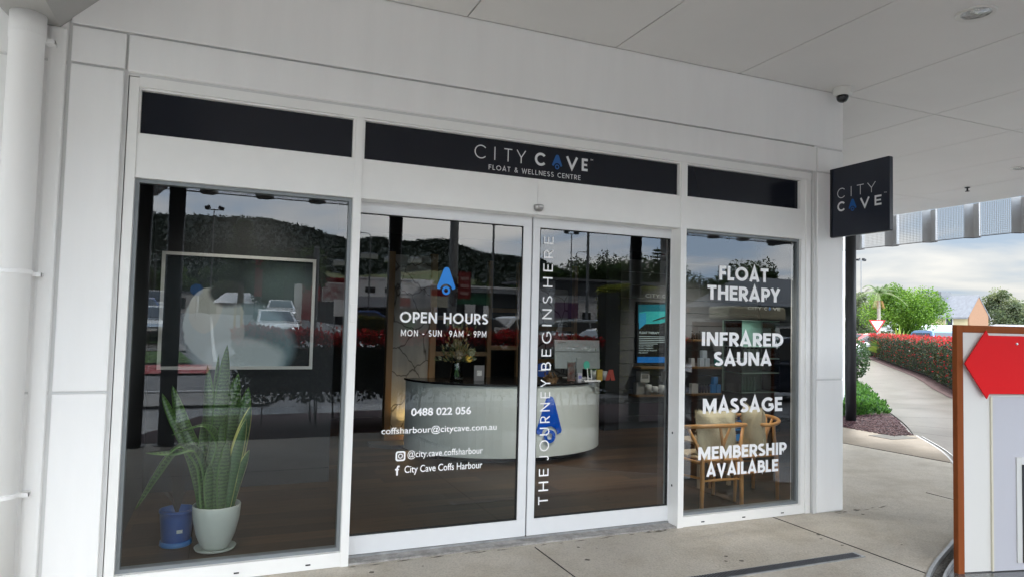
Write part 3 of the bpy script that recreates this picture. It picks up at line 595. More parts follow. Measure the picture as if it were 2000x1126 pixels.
# vase + bouquet
t=ontop('glass_vase','clear glass vase of green stems on the left of the desk','vase',2.50,2.98)
mb=MB(); mb.lathe([(.075,0),(.078,.02),(.052,.2),(.050,.215),(.047,.2),(.07,.02),(0,.012)],n=20); mb.build('bowl',MATS['clear_glass'],t,smooth=True,world=False)
mb=MB()
for i in range(14): a=rnd.uniform(0,6.28); mb.tube([(.04*math.cos(a),.04*math.sin(a),.02),(-.02*math.cos(a),-.02*math.sin(a),.22)],.004,n=5)
mb.build('stem',mat('stem_green',(.10,.20,.06),.6),t,world=False)
t=ontop('bouquet','bushy dried bouquet of olive leaves and a yellow bloom in the glass vase','flowers',2.50,2.98,1.06)
lf=[mat('olive_leaf',(.09,.11,.045),.6),mat('dry_leaf',(.22,.17,.07),.7),mat('grey_leaf',(.20,.22,.15),.7)]
mb=MB()
for i in range(380):
    a=rnd.uniform(0,6.28); el=rnd.uniform(.1,1.5); r=rnd.uniform(.07,.25)*(1+.7*(el>1.0)); c=Vector((r*math.cos(a)*math.cos(el),r*math.sin(a)*math.cos(el),.03+r*math.sin(el)*1.15)); d=c.normalized(); s_=d.orthogonal().normalized(); s_.rotate(Matrix.Rotation(rnd.uniform(0,6.28),3,d)); l=rnd.uniform(.03,.07)
    mb.add([c,c+d*l*.5+s_*.011,c+d*l,c+d*l*.5-s_*.011],[(0,1,2,3)],rnd.choice([0,0,1,2]))
for i in range(16):
    a=rnd.uniform(0,6.28); mb.tube([(0,0,0),(.14*math.cos(a),.14*math.sin(a),.26)],.003,n=4,k=1)
mb.build('foliage',lf,t,world=False,recalc=False)
for i,(x,z,r,c) in enumerate([(.115,.09,.045,(.55,.38,.06)),(-.01,.13,.06,(.16,.14,.10)),(.14,.16,.05,(.16,.17,.10))]):
    mb=MB(); mb.lathe([(0,-.3*r),(r*.6,-.2*r),(r,.1*r),(r*.8,.5*r),(r*.35,.35*r),(0,.45*r)],c=(0,0,0),n=12); mb.v=[(v[0]+x,-.08+v[2]*-1,v[1]+z) for v in mb.v]; mb.build('bloom',mat('bloom%d'%i,c,.7,var=.4,vscale=60),t,world=False)
t=ontop('info_card','small grey framed card standing on the desk right of the bouquet','card',2.755,2.93)
mb=MB(); mb.box(-.062,.062,-.01,.01,0,.175); mb.build('frame',mat('card_grey',(.16,.16,.17),.5),t,world=False)
mb=MB(); mb.box(-.030,.030,-.013,-.01,.055,.115); mb.build('paper',mat('card_paper',(.5,.5,.5),.6,var=.5,vscale=120),t,world=False)
# monitor
t=ontop('computer_monitor','large silver computer monitor seen from behind on the desk','monitor',4.12,3.08,rz=R(-4))
sl=mat('silver_plastic',(.34,.38,.39),.4)
mb=MB(); mb.obox((0,.0,.30),(.62,.035,.36),rx=R(-6)); mb.build('screen_back',sl,t,world=False,bevel=.006)
mb=MB(); mb.obox((0,-.020,.335),(.60,.004,.004),rx=R(-6)); mb.obox((0,-.022,.205),(.60,.006,.005)); mb.build('seam',dark_line,t,world=False)
mb=MB(); mb.obox((.02,-.03,.15),(.08,.035,.22)); mb.build('stand_neck',sl,t,world=False,bevel=.004)
mb=MB(); mb.box(-.16,.16,-.12,.08,0,.012); mb.build('stand_foot',mat('foot_white',(.7,.7,.7),.4),t,world=False,bevel=.003)
mb=MB(); text(mb,'Lenovo',-.27,-.17,.442,.46,-.032,bold=.01); mb.build('lettering',black_paint,t,world=False,recalc=False)
def smallbox(name,lb,cat,x,y,w_,d_,h,col,rz=0,z=.898,emboss=None):
    t=thing(name,lb,cat,(x,y,z),rz); MB().box(-w_/2,w_/2,-d_/2,d_/2,0,h).build('carton',mat('c%02d%02d%02d'%tuple(int(c*99) for c in col),col,.5),t,world=False,bevel=.002)
    if emboss: MB().box(-w_*.36,w_*.36,-d_/2-.0015,-d_/2,h*.35,h*.72).build('label_patch',mat('e%02d%02d%02d'%tuple(int(c*99) for c in emboss),emboss,.6),t,world=False)
    return t
t=ontop('leaflet_stand','clear leaflet stand with a red orange brochure on the desk','leaflet stand',3.80,2.62)
MB().box(-.055,.055,-.006,.006,0,.24).build('holder',MATS['clear_glass'],t,world=False); MB().box(-.05,.05,-.003,.003,.01,.23).build('brochure',mat('brochure_red',(.45,.06,.03),.5,var=.8,vscale=14,col2=(.5,.5,.48)),t,world=False)
t=ontop('round_card_sign','round dark blue card sign behind the upright lettering on the desk','card',3.48,2.75)
mb=MB(); mb.lathe([(.085,-.005),(.085,.005)],n=28); mb.v=[(v[0],v[2],v[1]+.13) for v in mb.v]; mb.build('disc',mat('card_navy',(.015,.05,.22),.4),t,world=False)
MB().box(-.012,.012,-.01,.01,0,.05).build('foot',black_paint,t,world=False); mb=MB(); mb.box(-.05,.05,-.007,-.0052,.12,.127); mb.build('text_line',vinyl,t,world=False)
t=ontop('round_tag_sign','round mint green tag on a thin stalk in front of the monitor','tag',4.06,2.72)
mb=MB(); mb.lathe([(.050,-.003),(.050,.003)],n=24,sx=.85); mb.v=[(v[0],v[2],v[1]+.19) for v in mb.v]; mb.build('disc',mat('mint',(.10,.52,.40),.5),t,world=False); MB().tube([(0,0,0),(0,0,.14)],.003,n=5).build('stalk',black_paint,t,world=False)
smallbox('carton','small lilac and white carton on the desk left of the card reader','box',3.93,2.66,.06,.04,.10,(.55,.55,.6),emboss=(.22,.22,.5))
t=ontop('card_reader','white card reader with two upright arms on the desk','card reader',4.06,2.60); MB().box(-.11,.11,-.04,.04,0,.02).build('base',vinyl,t,world=False,bevel=.003); mb=MB(); mb.obox((-.05,0,.09),(.009,.008,.15),ry=R(-6)); mb.build('arm',vinyl,t,world=False); mb=MB(); mb.obox((.0,0,.08),(.009,.008,.13),ry=R(-6)); mb.build('arm',vinyl,t,world=False)
smallbox('note_pad','yellow note pad propped on the desk','pad',4.24,2.72,.075,.03,.135,(.45,.32,.05),emboss=(.5,.36,.06))
t=ontop('pen_cup','pale grey cup on the right of the desk','cup',4.36,2.80); mb=MB(); mb.lathe([(.03,0),(.036,.11),(.032,.11),(.028,.01),(0,.01)],n=16); mb.build('cup',mat('cup_grey',(.4,.42,.42),.4),t,world=False,smooth=True)
t=ontop('tent_card','coral red tent card near the right end of the desk','card',4.42,2.74); mb=MB(); mb.obox((-.03,0,.065),(.006,.07,.135),rz=R(0),ry=R(20)); mb.obox((.012,0,.065),(.006,.07,.135),ry=R(-14)); mb.v=[(v[0]*1.0+v[1]*.9,v[1]*.3,v[2]) for v in mb.v]; mb.build('card',mat('coral',(.5,.09,.07),.5),t,world=False)
t=ontop('small_potted_plant','little potted plant with upright leaves at the right end of the desk','plant',4.40,3.12)
mb=MB(); mb.lathe([(.035,0),(.05,.10),(.045,.10),(0,.09)],n=16); mb.build('pot',mat('pot_white',(.66,.68,.66),.4),t,world=False,smooth=True); mb=MB()
for i in range(16):
    a=rnd.uniform(0,6.28); h=rnd.uniform(.12,.32); b_=Vector((.02*math.cos(a),.02*math.sin(a),.09)); mb.tube([b_,b_+Vector((.02*math.cos(a),.02*math.sin(a),h*.6)),b_+Vector((.07*math.cos(a),.07*math.sin(a),h))],[.009,.008,.001],n=4)
mb.build('foliage',mat('leaf_bright',(.08,.20,.03),.5,var=.3),t,world=False)
t=ontop('woven_basket','small brown woven basket with gift items on the desk','basket',3.52,2.60); mb=MB()
for i in range(60): a=rnd.uniform(0,6.28); r_=rnd.uniform(.02,.08); z_=rnd.uniform(0,.11); mb.obox((r_*math.cos(a),r_*math.sin(a),z_),(.03,.008,.008),rz=rnd.uniform(0,3),ry=rnd.uniform(-1,1))
mb.lathe([(.07,0),(.085,.05),(.08,.05),(.06,.01),(0,.01)],n=16); mb.build('wicker',mat('wicker',(.20,.12,.06),.8,var=.5,vscale=50),t,world=False)
# stone relief framed in timber with a lamp at its foot
wood=mat('light_timber',(.20,.12,.055),.5,var=.25,vscale=3,stretch=(1,1,.15)); wood2=mat('chair_oak',(.60,.30,.10),.38,var=.18,vscale=4,stretch=(1,1,.3))
t=thing('stone_relief','tall timber framed stone relief with a cracked grey face left of the desk','wall art',(2.23,4.18,0))
mb=MB(); mb.box(1.93,2.01,4.12,4.24,0,2.45); mb.build('frame_post',wood,t,bevel=.003); mb=MB(); mb.box(2.50,2.58,4.12,4.24,0,2.45); mb.build('frame_post',wood,t,bevel=.003); mb=MB(); mb.box(2.01,2.50,4.12,4.24,0,.10); mb.build('frame_rail',wood,t)
st=mat('stone_grey',(.26,.27,.27),.8,bump=.6,bscale=8); tt=st.node_tree; v_=tt.nodes.new('ShaderNodeTexVoronoi'); v_.feature='DISTANCE_TO_EDGE'; v_.inputs['Scale'].default_value=3.2; g_=tt.nodes.new('ShaderNodeTexCoord'); nn=tt.nodes.new('ShaderNodeTexNoise'); nn.inputs['Scale'].default_value=4; ad=tt.nodes.new('ShaderNodeMixRGB'); ad.inputs[0].default_value=.12; tt.links.new(g_.outputs['Object'],ad.inputs[1]); tt.links.new(nn.outputs['Color'],ad.inputs[2]); tt.links.new(ad.outputs[0],v_.inputs[0])
r_=tt.nodes.new('ShaderNodeValToRGB'); r_.color_ramp.elements[0].position=.0; r_.color_ramp.elements[0].color=(.05,.05,.05,1); r_.color_ramp.elements[1].position=.03; r_.color_ramp.elements[1].color=(.30,.31,.31,1); x_=tt.nodes.new('ShaderNodeValToRGB'); x_.color_ramp.elements[0].color=(.5,.55,.62,1); x_.color_ramp.elements[1].color=(1.2,1.15,1.1,1); m_2=tt.nodes.new('ShaderNodeMixRGB'); m_2.blend_type='MULTIPLY'; m_2.inputs[0].default_value=1; tt.links.new(v_.outputs[0],r_.inputs[0]); tt.links.new(nn.outputs[0],x_.inputs[0]); tt.links.new(r_.outputs[0],m_2.inputs[1]); tt.links.new(x_.outputs[0],m_2.inputs[2]); tt.links.new(m_2.outputs[0],tt.nodes['Principled BSDF'].inputs['Base Color'])
MB().box(2.01,2.50,4.18,4.23,.10,2.42).build('stone_face',st,t)
mb=MB(); mb.prism([(1.72,3.95),(1.94,3.75),(2.62,3.75),(2.62,4.1),(1.72,4.1)],0,.045); mb.build('plinth_step',mat('plinth_grey',(.12,.12,.12),.6),t)
t=thing('uplight','small amber lamp glowing at the foot of the stone relief','lamp',(2.20,4.02,.045))
MB().lathe([(.035,0),(.04,.05),(.03,.055),(0,.055)],c=(2.20,4.02,.045),n=16).build('housing',black_paint,t); mb=MB(); mb.lathe([(0,.056),(.026,.06),(.02,.085),(0,.095)],c=(2.20,4.02,.045),n=12); mb.build('bulb',mat('amber_glow',(1,.6,.2),.4,emit=((1,.55,.15),25)),t,smooth=True)
l=bpy.data.lights.new('uplight','SPOT'); l.energy=9; l.color=(1,.62,.22); l.spot_size=R(95); l.spot_blend=.9; l.shadow_soft_size=.03; o=bpy.data.objects.new('uplight',l); sc.collection.objects.link(o); o.location=(2.20,4.0,.16); o.rotation_euler=(Vector((0,-.28,-1))).to_track_quat('Z','Y').to_euler()
# timber grid shelving behind desk
t=thing('timber_screen','open timber grid screen behind the reception desk','room divider',(3.8,4.62,0))
for x in (2.60,3.51,3.97,4.90): MB().box(x-.03,x+.03,4.58,4.66,0,2.45).build('upright',wood,t,bevel=.002)
for x0,x1,z in ((2.63,3.48,1.12),(2.63,3.48,1.62),(3.54,3.94,1.21),(3.54,3.94,1.75),(4.0,4.87,1.02),(4.0,4.87,1.50)): MB().box(x0,x1,4.59,4.65,z-.03,z+.03).build('rail',wood,t)
t=thing('feature_panel','pale grey stone textured panel behind the desk left of the monitor','wall panel',(4.3,4.85,0)); MB().box(4.05,4.88,4.80,4.86,.4,2.1).build('panel',st,t)
# framed picture (plain pale portrait shape)
t=thing('framed_picture','large white framed picture of a pale floating figure on the dark left wall','picture',(.14,2.28,1.6))
x0,x1,z0,z1=-.53,.80,1.085,2.135; f_=.028
mb=MB(); mb.box(x0,x1,2.255,2.298,z0,z0+f_); mb.box(x0,x1,2.255,2.298,z1-f_,z1); mb.box(x0,x0+f_,2.255,2.298,z0+f_,z1-f_); mb.box(x1-f_,x1,2.255,2.298,z0+f_,z1-f_); mb.build('frame',mat('frame_white',(.78,.78,.76),.4),t)
art=bpy.data.materials.new('picture_print'); art.use_nodes=True; t_=art.node_tree; b_=t_.nodes['Principled BSDF']; b_.inputs['Roughness'].default_value=.25
g_=t_.nodes.new('ShaderNodeTexCoord'); nz_=t_.nodes.new('ShaderNodeTexNoise'); nz_.inputs['Scale'].default_value=3.2; nz_.inputs['Detail'].default_value=5; t_.links.new(g_.outputs['Object'],nz_.inputs[0])
ds=t_.nodes.new('ShaderNodeMixRGB'); ds.blend_type='ADD'; ds.inputs[0].default_value=.13; t_.links.new(g_.outputs['Object'],ds.inputs[1]); t_.links.new(nz_.outputs['Color'],ds.inputs[2])
def blob(cx,cz,sx,sz,inner,outer):
    m=t_.nodes.new('ShaderNodeMapping'); m.vector_type='POINT'; m.inputs['Location'].default_value=(-(cx+.065)*sx,0,-(cz+.065)*sz); m.inputs['Scale'].default_value=(sx,0,sz); t_.links.new(ds.outputs[0],m.inputs[0])
    l=t_.nodes.new('ShaderNodeVectorMath'); l.operation='LENGTH'; t_.links.new(m.outputs[0],l.inputs[0]); r=t_.nodes.new('ShaderNodeMapRange'); r.interpolation_type='SMOOTHSTEP'; r.inputs[1].default_value=inner; r.inputs[2].default_value=outer; r.inputs[3].default_value=1; r.inputs[4].default_value=0; t_.links.new(l.outputs['Value'],r.inputs[0]); return r.outputs[0]
cur=None
for (blb,col) in [(blob(.02,-.28,2.0,2.4,.8,1.05),(.20,.30,.34)),(blob(-.22,-.12,3.4,2.6,.86,.93),(.50,.58,.60)),(blob(.05,-.42,2.6,4.2,.7,1.0),(.60,.70,.74)),(blob(-.30,.02,6.5,4.6,.85,.93),(.58,.60,.56)),(blob(-.12,.17,5.0,6.5,.7,.98),(.035,.04,.04)),(blob(.38,.25,2.2,3.2,.2,1.0),(.09,.13,.13))]:
    mx_=t_.nodes.new('ShaderNodeMixRGB'); t_.links.new(blb,mx_.inputs[0]); mx_.inputs[2].default_value=(*col,1)
    if cur is None: mx_.inputs[1].default_value=(.012,.017,.02,1)
    else: t_.links.new(cur,mx_.inputs[1])
    cur=mx_.outputs[0]
t_.links.new(cur,b_.inputs['Base Color'])
MB().box(x0+f_,x1-f_,2.28,2.297,z0+f_,z1-f_).build('print',art,t)
# shelf wall -----------------------------------------------------------
t=thing('tiled_wall_panel','grey tiled feature wall with thin metal strips carrying the product shelves','wall panel',(6.9,4.43,0))
tl=mat('tile_grey',(.15,.155,.16),.55,var=.12,vscale=1.5); mb=MB()
zs=[0,.195,.396,.60,.80,1.0,1.2,1.4,1.6,1.8,2.0,2.2,2.4,2.6]
for a,b in zip(zs,zs[1:]):
    for x0,x1 in ((5.55,6.75),(6.75,8.3)): mb.box(x0+.003,x1-.003,4.43,4.5,a+.004,b-.004)
mb.build('tile',tl,t)
for z in zs[1:-1]: MB().box(5.56,8.29,4.424,4.436,z-.003,z+.003).build('metal_strip',mat('strip_steel',(.75,.75,.75),.25,metal=.9),t)
def shelf(x0,x1,z,lb): 
    t=thing('wall_shelf',lb,'shelf',((x0+x1)/2,4.32,z),group='thin timber shelves on the grey tiled wall'); MB().box(x0,x1,4.20,4.425,z-.03,z).build('board',wood,t,bevel=.002)
shelf(5.83,6.62,.955,'timber shelf directly under the blue poster screen'); shelf(5.76,6.55,.535,'lower timber shelf holding white boxes and mugs')
shelf(6.78,7.3,1.385,'top timber shelf seen in the right window'); shelf(6.78,7.72,.955,'middle timber shelf seen in the right window'); shelf(6.78,7.92,.535,'bottom timber shelf seen in the right window')
t=thing('display_screen','tall black display screen with a turquoise float tank picture and lines of text','screen',(6.2,4.40,1.0))
MB().box(5.87,6.60,4.385,4.43,1.0,1.95).build('casing',black_paint,t,bevel=.003)
def lit(name,c,e): return mat(name,c,.3,emit=(c,e))
mb=MB(); mb.add([(5.885,4.383,1.62),(6.585,4.383,1.70),(6.585,4.383,1.93),(5.885,4.383,1.90)],[(0,1,2,3)]); mb.build('picture_water',lit('screen_teal',(.01,.10,.13),.35),t,recalc=False)
mb=MB(); mb.add([(5.91,4.381,1.60),(6.30,4.381,1.62),(6.585,4.381,1.70),(6.585,4.381,1.82),(6.02,4.381,1.80),(5.90,4.381,1.78)],[(0,1,2,3,4,5)]); mb.build('picture_tank',lit('screen_mint',(.03,.30,.30),.28),t,recalc=False)
mb=MB(); mb.add([(5.9,4.379,1.52),(6.03,4.379,1.62),(6.02,4.379,1.78),(5.895,4.379,1.76)],[(0,1,2,3)]); mb.build('picture_side',lit('screen_blue2',(.02,.16,.26),.6),t,recalc=False)
mb=MB(); mb.tube([(6.15,4.378,1.655),(6.3,4.378,1.70),(6.42,4.378,1.735),(6.5,4.378,1.765)],[.006,.014,.012,.008],n=6); mb.tube([(6.3,4.378,1.70),(6.42,4.378,1.69)],.005,n=5); mb.build('picture_swimmer',black_paint,t)
mb=MB(); text(mb,'FLOAT THERAPY',5.91,6.28,1.455,1.49,4.382,bold=.02)
for i in range(5): mb.box(5.905,6.55-(i==4)*.3,4.381,4.3825,1.41-i*.028,1.418-i*.028)
for i,s_ in enumerate(('FLOAT THERAPY','FLOAT THERAPY','COUPLES FLOAT','FLOAT')): text(mb,s_,5.905,6.17+(.07 if i==2 else 0)-(.1 if i==3 else 0),1.262-i*.036,1.280-i*.036,4.382,bold=.02)
mb.build('lettering',lit('screen_text',(.30,.36,.36),.5),t,recalc=False)
MB().box(5.88,6.59,4.381,4.3845,1.01,1.10).build('blue_band',lit('screen_band',(.01,.10,.30),.45),t)
def wallsign(x0,x1,z,y,lb):
    t=thing('wall_lettering',lb,'sign',((x0+x1)/2,y,z)); mb=MB(); w_=x1-x0
    text(mb,'CITY',x0,x0+w_*.42,z,z+.055,y); text(mb,'C',x0+w_*.50,x0+w_*.58,z,z+.055,y,bold=.03); text(mb,'VE',x0+w_*.76,x1,z,z+.055,y,bold=.03); mb.build('letters',lit('lit_letter',(.30,.31,.30),.35),t,recalc=False)
    mb=MB(); emblem(mb,x0+w_*.67,z,.05,.06,y); mb.build('emblem',lit('lit_blue',(.01,.12,.4),.5),t,recalc=False)
wallsign(6.03,6.66,2.02,4.41,'small CITY CAVE lettering above the blue screen'); 
wallsign(7.96,8.66,1.885,4.30,'small CITY CAVE lettering above the glass cabinet')
# products
tag(smallbox('product_box','white patterned carton stacked left above the mugs','box',5.93,4.30,.16,.12,.17,(.50,.50,.48),z=.72,emboss=(.2,.2,.2)),group=None)
smallbox('product_box','grey carton under the left patterned carton','box',5.90,4.32,.20,.10,.18,(.30,.30,.29),z=.537)
smallbox('product_box','white patterned carton stacked right of the mugs','box',6.38,4.30,.16,.12,.17,(.50,.50,.48),z=.72,emboss=(.2,.2,.2))
smallbox('product_box','plain white carton under the right patterned carton','box',6.40,4.30,.12,.12,.18,(.55,.55,.54),z=.537)
for i,(x,h,lb) in enumerate([(6.0,.15,'white mug below the left patterned carton'),(6.12,.12,'white mug in the middle of the lower shelf'),(6.25,.14,'white ribbed candle jar right of the mugs')]):
    t=thing('mug',lb,'mug',(x,4.25,.537)); MB().lathe([(.045,0),(.052,h),(.046,h),(.04,.01),(0,.01)],n=16).build('body',mat('mug_white',(.55,.56,.55),.35),t,world=False,smooth=True)
    if i<2: MB().tube([(.05,0,h*.8),(.085,0,h*.7),(.085,0,h*.35),(.05,0,h*.25)],.007,n=6).build('handle',MATS['mug_white'],t,world=False)
def bottle(x,z,col,lb,h=.13,r=.028,grp=None):
    t=thing('bottle',lb,'bottle',(x,4.30,z),group=grp); n_='b%02d%02d%02d'%tuple(int(c*99) for c in col)
    MB().lathe([(r,0),(r,h*.7),(r*.45,h*.8),(r*.45,h*.86)],n=12).build('body',mat(n_,col,.3),t,world=False,smooth=True); MB().lathe([(r*.6,h*.86),(r*.6,h)],n=10).build('cap',black_paint,t,world=False)
for i in range(4): bottle(6.50+i*.07,.537,(.05,.05,.055) if i!=2 else (.45,.45,.45),['dark bottle just right of the white cartons on the mug shelf','second dark bottle right of the white cartons on the mug shelf','','rightmost dark bottle on the mug shelf'][i] if i!=2 else 'pale bottle among dark ones on the lower mug shelf',.16,grp='dark bottles on the mug shelf' if i!=2 else None)
for i in range(9): bottle(6.84+i*.048,1.387,(.04,.035,.03),'small dark bottle, %s in the row on the uppermost shelf'%['leftmost','second','third','fourth','middle','sixth','seventh','second last','rightmost'][i],.10+.03*(i%3==0),.017,grp='row of dark bottles on the uppermost shelf')
def cart(x,z,col,lb,w_=.085,h=.13,y=4.29): smallbox('product_box',lb,'box',x,y,w_,.07,h,col,z=z)
cart(6.83,.957,(.5,.52,.54),'pale carton at the left end of the middle shelf',.07)
cart(7.01,.957,(.42,.5,.58),'pale blue carton, left of the lower pair on the middle shelf'); cart(7.115,.957,(.42,.5,.58),'pale blue carton, right of the lower pair on the middle shelf'); cart(7.06,1.09,(.42,.5,.58),'pale blue carton on top of the pair on the middle shelf',h=.12)
cart(7.34,.957,(.03,.22,.20),'dark teal carton on the middle shelf'); cart(7.45,.957,(.03,.22,.20),'second dark teal carton at the end of the middle shelf')
cart(6.87,.537,(.52,.54,.54),'white carton at the left end of the bottom shelf',.12,.15)
cart(7.24,.537,(.04,.22,.55),'bright blue carton, left of the lower pair on the bottom shelf'); cart(7.345,.537,(.04,.22,.55),'bright blue carton, right of the lower pair on the bottom shelf'); cart(7.28,.67,(.04,.22,.55),'bright blue carton on top of the pair on the bottom shelf',h=.12)
cart(7.48,.537,(.20,.17,.12),'brown carton, left of the lower pair on the bottom shelf'); cart(7.585,.537,(.20,.17,.12),'brown carton, right of the lower pair on the bottom shelf'); cart(7.53,.67,(.20,.17,.12),'brown carton on top of the pair on the bottom shelf',h=.12)
cart(7.70,.537,(.03,.03,.035),'black carton, left of the lower pair on the bottom shelf'); cart(7.805,.537,(.03,.03,.035),'black carton, right of the lower pair on the bottom shelf'); cart(7.75,.67,(.03,.03,.035),'black carton on top of the pair on the bottom shelf',h=.12)
for i in range(4): bottle(7.0+i*.06,.537,(.03,.03,.06),'dark navy bottle, %s of the four left of the bright blue cartons'%['first','second','third','last'][i],.14,.022,grp='dark navy bottles on the bottom shelf')
# glass cabinet
t=thing('glass_cabinet','tall glass fronted display cabinet with lit green shelves','cabinet',(7.6,3.7,0))
mb=MB(); mb.box(7.23,7.98,3.60,4.05,0,.60); mb.build('base',black_paint,t); MB().box(7.23,7.98,4.02,4.05,.60,1.70).build('back',mat('cabinet_green',(.20,.30,.26),.4),t)
for z in (.60,.90,1.12,1.30,1.70): MB().box(7.23,7.98,3.62,4.02,z-.008,z+.004).build('glass_shelf',mat('shelf_green',(.45,.62,.55),.2),t)
for a,b in ((7.23,7.238),(7.972,7.98)): MB().box(a,b,3.62,4.02,.6,1.7).build('glass_side',MATS['clear_glass'],t)
for i in range(5):
    q=thing('white_bottle','white black capped bottle, %s from the left on the upper cabinet shelf'%['first','second','third','fourth','fifth'][i],'bottle',(7.30+i*.085,3.75,1.124),group='white bottles in the glass cabinet'); MB().lathe([(.03,0),(.03,.13),(.018,.14)],n=12).build('body',mat('b_white',(.6,.66,.63),.3),q,world=False,smooth=True); MB().lathe([(.018,.14),(.018,.165)],n=10).build('cap',black_paint,q,world=False)
for i in range(6):
    q=thing('glass_bottle','clear green bottle, %s from the left on the lower cabinet shelf'%['first','second','third','fourth','fifth','sixth'][i],'bottle',(7.29+i*.06,3.74,.606),group='green glass bottles in the glass cabinet'); MB().lathe([(.022,0),(.022,.16),(.01,.19),(.01,.23)],n=10).build('body',mat('b_green',(.28,.42,.36),.15),q,world=False,smooth=True)
for z in (1.36,1.18,.68): MB().obox((7.86,3.615,z),(.10,.006,.035)).build('door_lock',black_paint,t)
MB().box(7.75,8.2,3.30,3.55,0,.0) if False else None
l=bpy.data.lights.new('cabinet_light','AREA'); l.energy=1.6; l.size=.3; l.color=(.85,1,.93); o=bpy.data.objects.new('cabinet_light',l); sc.collection.objects.link(o); o.location=(7.6,3.75,1.68)
# wishbone chairs -------------------------------------------------------
def chair(loc,rz,lb):
    # local: back of the chair towards -Y, seat faces +Y
    t=thing('wishbone_chair',lb,'chair',loc,rz,'oak wishbone chairs behind the right window')
    for s in (-1,1):
        MB().tube([(s*.21,-.02,0),(s*.205,-.02,.25),(s*.20,-.01,.44),(s*.235,.03,.56),(s*.29,.07,.69)],[.017,.020,.019,.016,.014],n=10).build('rear_leg',wood2,t,world=False,smooth=True)
        MB().tube([(s*.24,.43,0),(s*.245,.42,.43)],[.015,.021],n=10).build('front_leg',wood2,t,world=False,smooth=True)
        MB().tube([(s*.205,.0,.27),(s*.243,.42,.24)],.011,n=8).build('side_stretcher',wood2,t,world=False,smooth=True)
        MB().tube([(s*.20,.0,.40),(s*.245,.42,.40)],.014,n=8).build('seat_rail',wood2,t,world=False,smooth=True)
    MB().tube([(-.205,-.02,.25),(0,-.02,.255),(.205,-.02,.25)],[.009,.014,.009],n=8).build('rear_stretcher',wood2,t,world=False,smooth=True)
    MB().tube([(-.20,-.01,.42),(.20,-.01,.42)],.014,n=8).build('seat_rail',wood2,t,world=False,smooth=True)
    P=[(.32*math.cos(R(a)), .12+.20*math.sin(R(a))*1.0, .70+.03*max(0,-math.sin(R(a)))) for a in range(-205,26,10)]
    MB().tube([Vector((p[0],p[1],p[2])) for p in P],[.014]+[.018]*(len(P)-2)+[.014],n=10).build('top_rail',wood2,t,world=False,smooth=True)
    mb=MB(); 
    for pts in ([(0,-.015,.42),(.0,-.03,.55),(-.055,-.06,.72)],[(0,-.015,.42),(.0,-.03,.55),(.055,-.06,.72)]): mb.tube(pts,[.018,.016,.011],n=6)
    mb.build('back_splat',wood2,t,world=False,smooth=True)
    mb=MB(); mb.box(-.20,.20,0,.42,.415,.44); mb.prism([(-.22,.2),(.22,.2),(.245,.43),(-.245,.43)],.414,.441) ; mb.build('woven_seat',mat('paper_cord',(.55,.43,.28),.8,var=.2,vscale=60,bump=.6,bscale=120),t,world=False,bevel=.01)
    return t
def cushion(loc,rz,lb):
    t=thing('cushion',lb,'cushion',loc,rz); mb=MB(); n=14; cm=mat('cream_linen',(.62,.55,.38),.95,var=.10,vscale=9,bump=.4,bscale=90)
    for sgn in (-1,1):
        vs=[];
        for j in range(n+1):
            for i in range(n+1):
                u=2*i/n-1; v=2*j/n-1; th=.075*(1-abs(u)**3)**.6*(1-abs(v)**3)**.6; pin=1-.07*(1-v*v)*abs(u)-.0; pin2=1-.09*(1-u*u)*abs(v)
                vs.append((u*.22*pin, sgn*th+.012*math.sin(7*u+3*v), .21+v*.21*pin2))
        mb.add(vs,[(j*(n+1)+i,j*(n+1)+i+1,(j+1)*(n+1)+i+1,(j+1)*(n+1)+i) for j in range(n) for i in range(n)])
    mb.build('cover',cm,t,world=False,smooth=True,recalc=False); mb=MB()
    for k_ in range(300):
        s_=rnd.uniform(-1,1); e_=rnd.choice([(s_,1,0,1),(s_,-1,0,-1),(1,s_,1,0),(-1,s_,-1,0)]); x,z=e_[0]*.215*(1-.06*(1-e_[1]**2)*(abs(e_[0])==1)),.21+e_[1]*.205*(1-.08*(1-e_[0]**2)*(abs(e_[1])==1)); l_=rnd.uniform(.008,.022)
        mb.tube([(x,0,z),(x+e_[2]*l_+rnd.uniform(-.008,.008),rnd.uniform(-.01,.01),z+e_[3]*l_)],.0016,n=3,cap=False)
    mb.build('fringe',cm,t,world=False,recalc=False)
chair((4.07,.31,0),R(-3),'oak wishbone chair with its back to the window'); cushion((4.14,.46,.42),R(-4),'large cream fringed cushion on the left chair')
chair((4.84,.62,0),R(78),'oak wishbone chair turned sideways by the right edge of the window'); cushion((4.70,.60,.42),R(70),'cream fringed cushion on the right chair')
# low table with leaflet frame
t=thing('side_table','small pale wood side table between the two chairs','table',(4.42,1.0,0)); pw=mat('pale_wood',(.50,.38,.25),.5,var=.12)
for x,y in ((4.37,.98),(4.75,1.0),(4.37,1.3),(4.75,1.3)): MB().prism([(x-.016,y-.016),(x+.016,y-.016),(x+.016,y+.016),(x-.016,y+.016)],0,.42).build('leg',pw,t)
MB().box(4.33,4.80,.94,1.35,.42,.445).build('table_top',pw,t,bevel=.003)
t=thing('leaflet_holder','upright blue printed leaflet in a clear frame between the chairs','leaflet frame',(4.86,1.0,.445))
MB().box(4.78,4.98,.985,1.0,.43,.71).build('frame',mat('frame_clearish',(.35,.38,.42),.2),t); MB().box(4.79,4.97,.980,.9845,.44,.70).build('print',mat('leaflet_navy',(.01,.03,.10),.3),t)
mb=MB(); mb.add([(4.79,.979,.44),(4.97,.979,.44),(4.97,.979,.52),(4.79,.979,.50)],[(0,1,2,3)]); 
for i in range(5): mb.box(4.805,4.955-.02*(i%2),.978,.979,.545+i*.022,.557+i*.022)
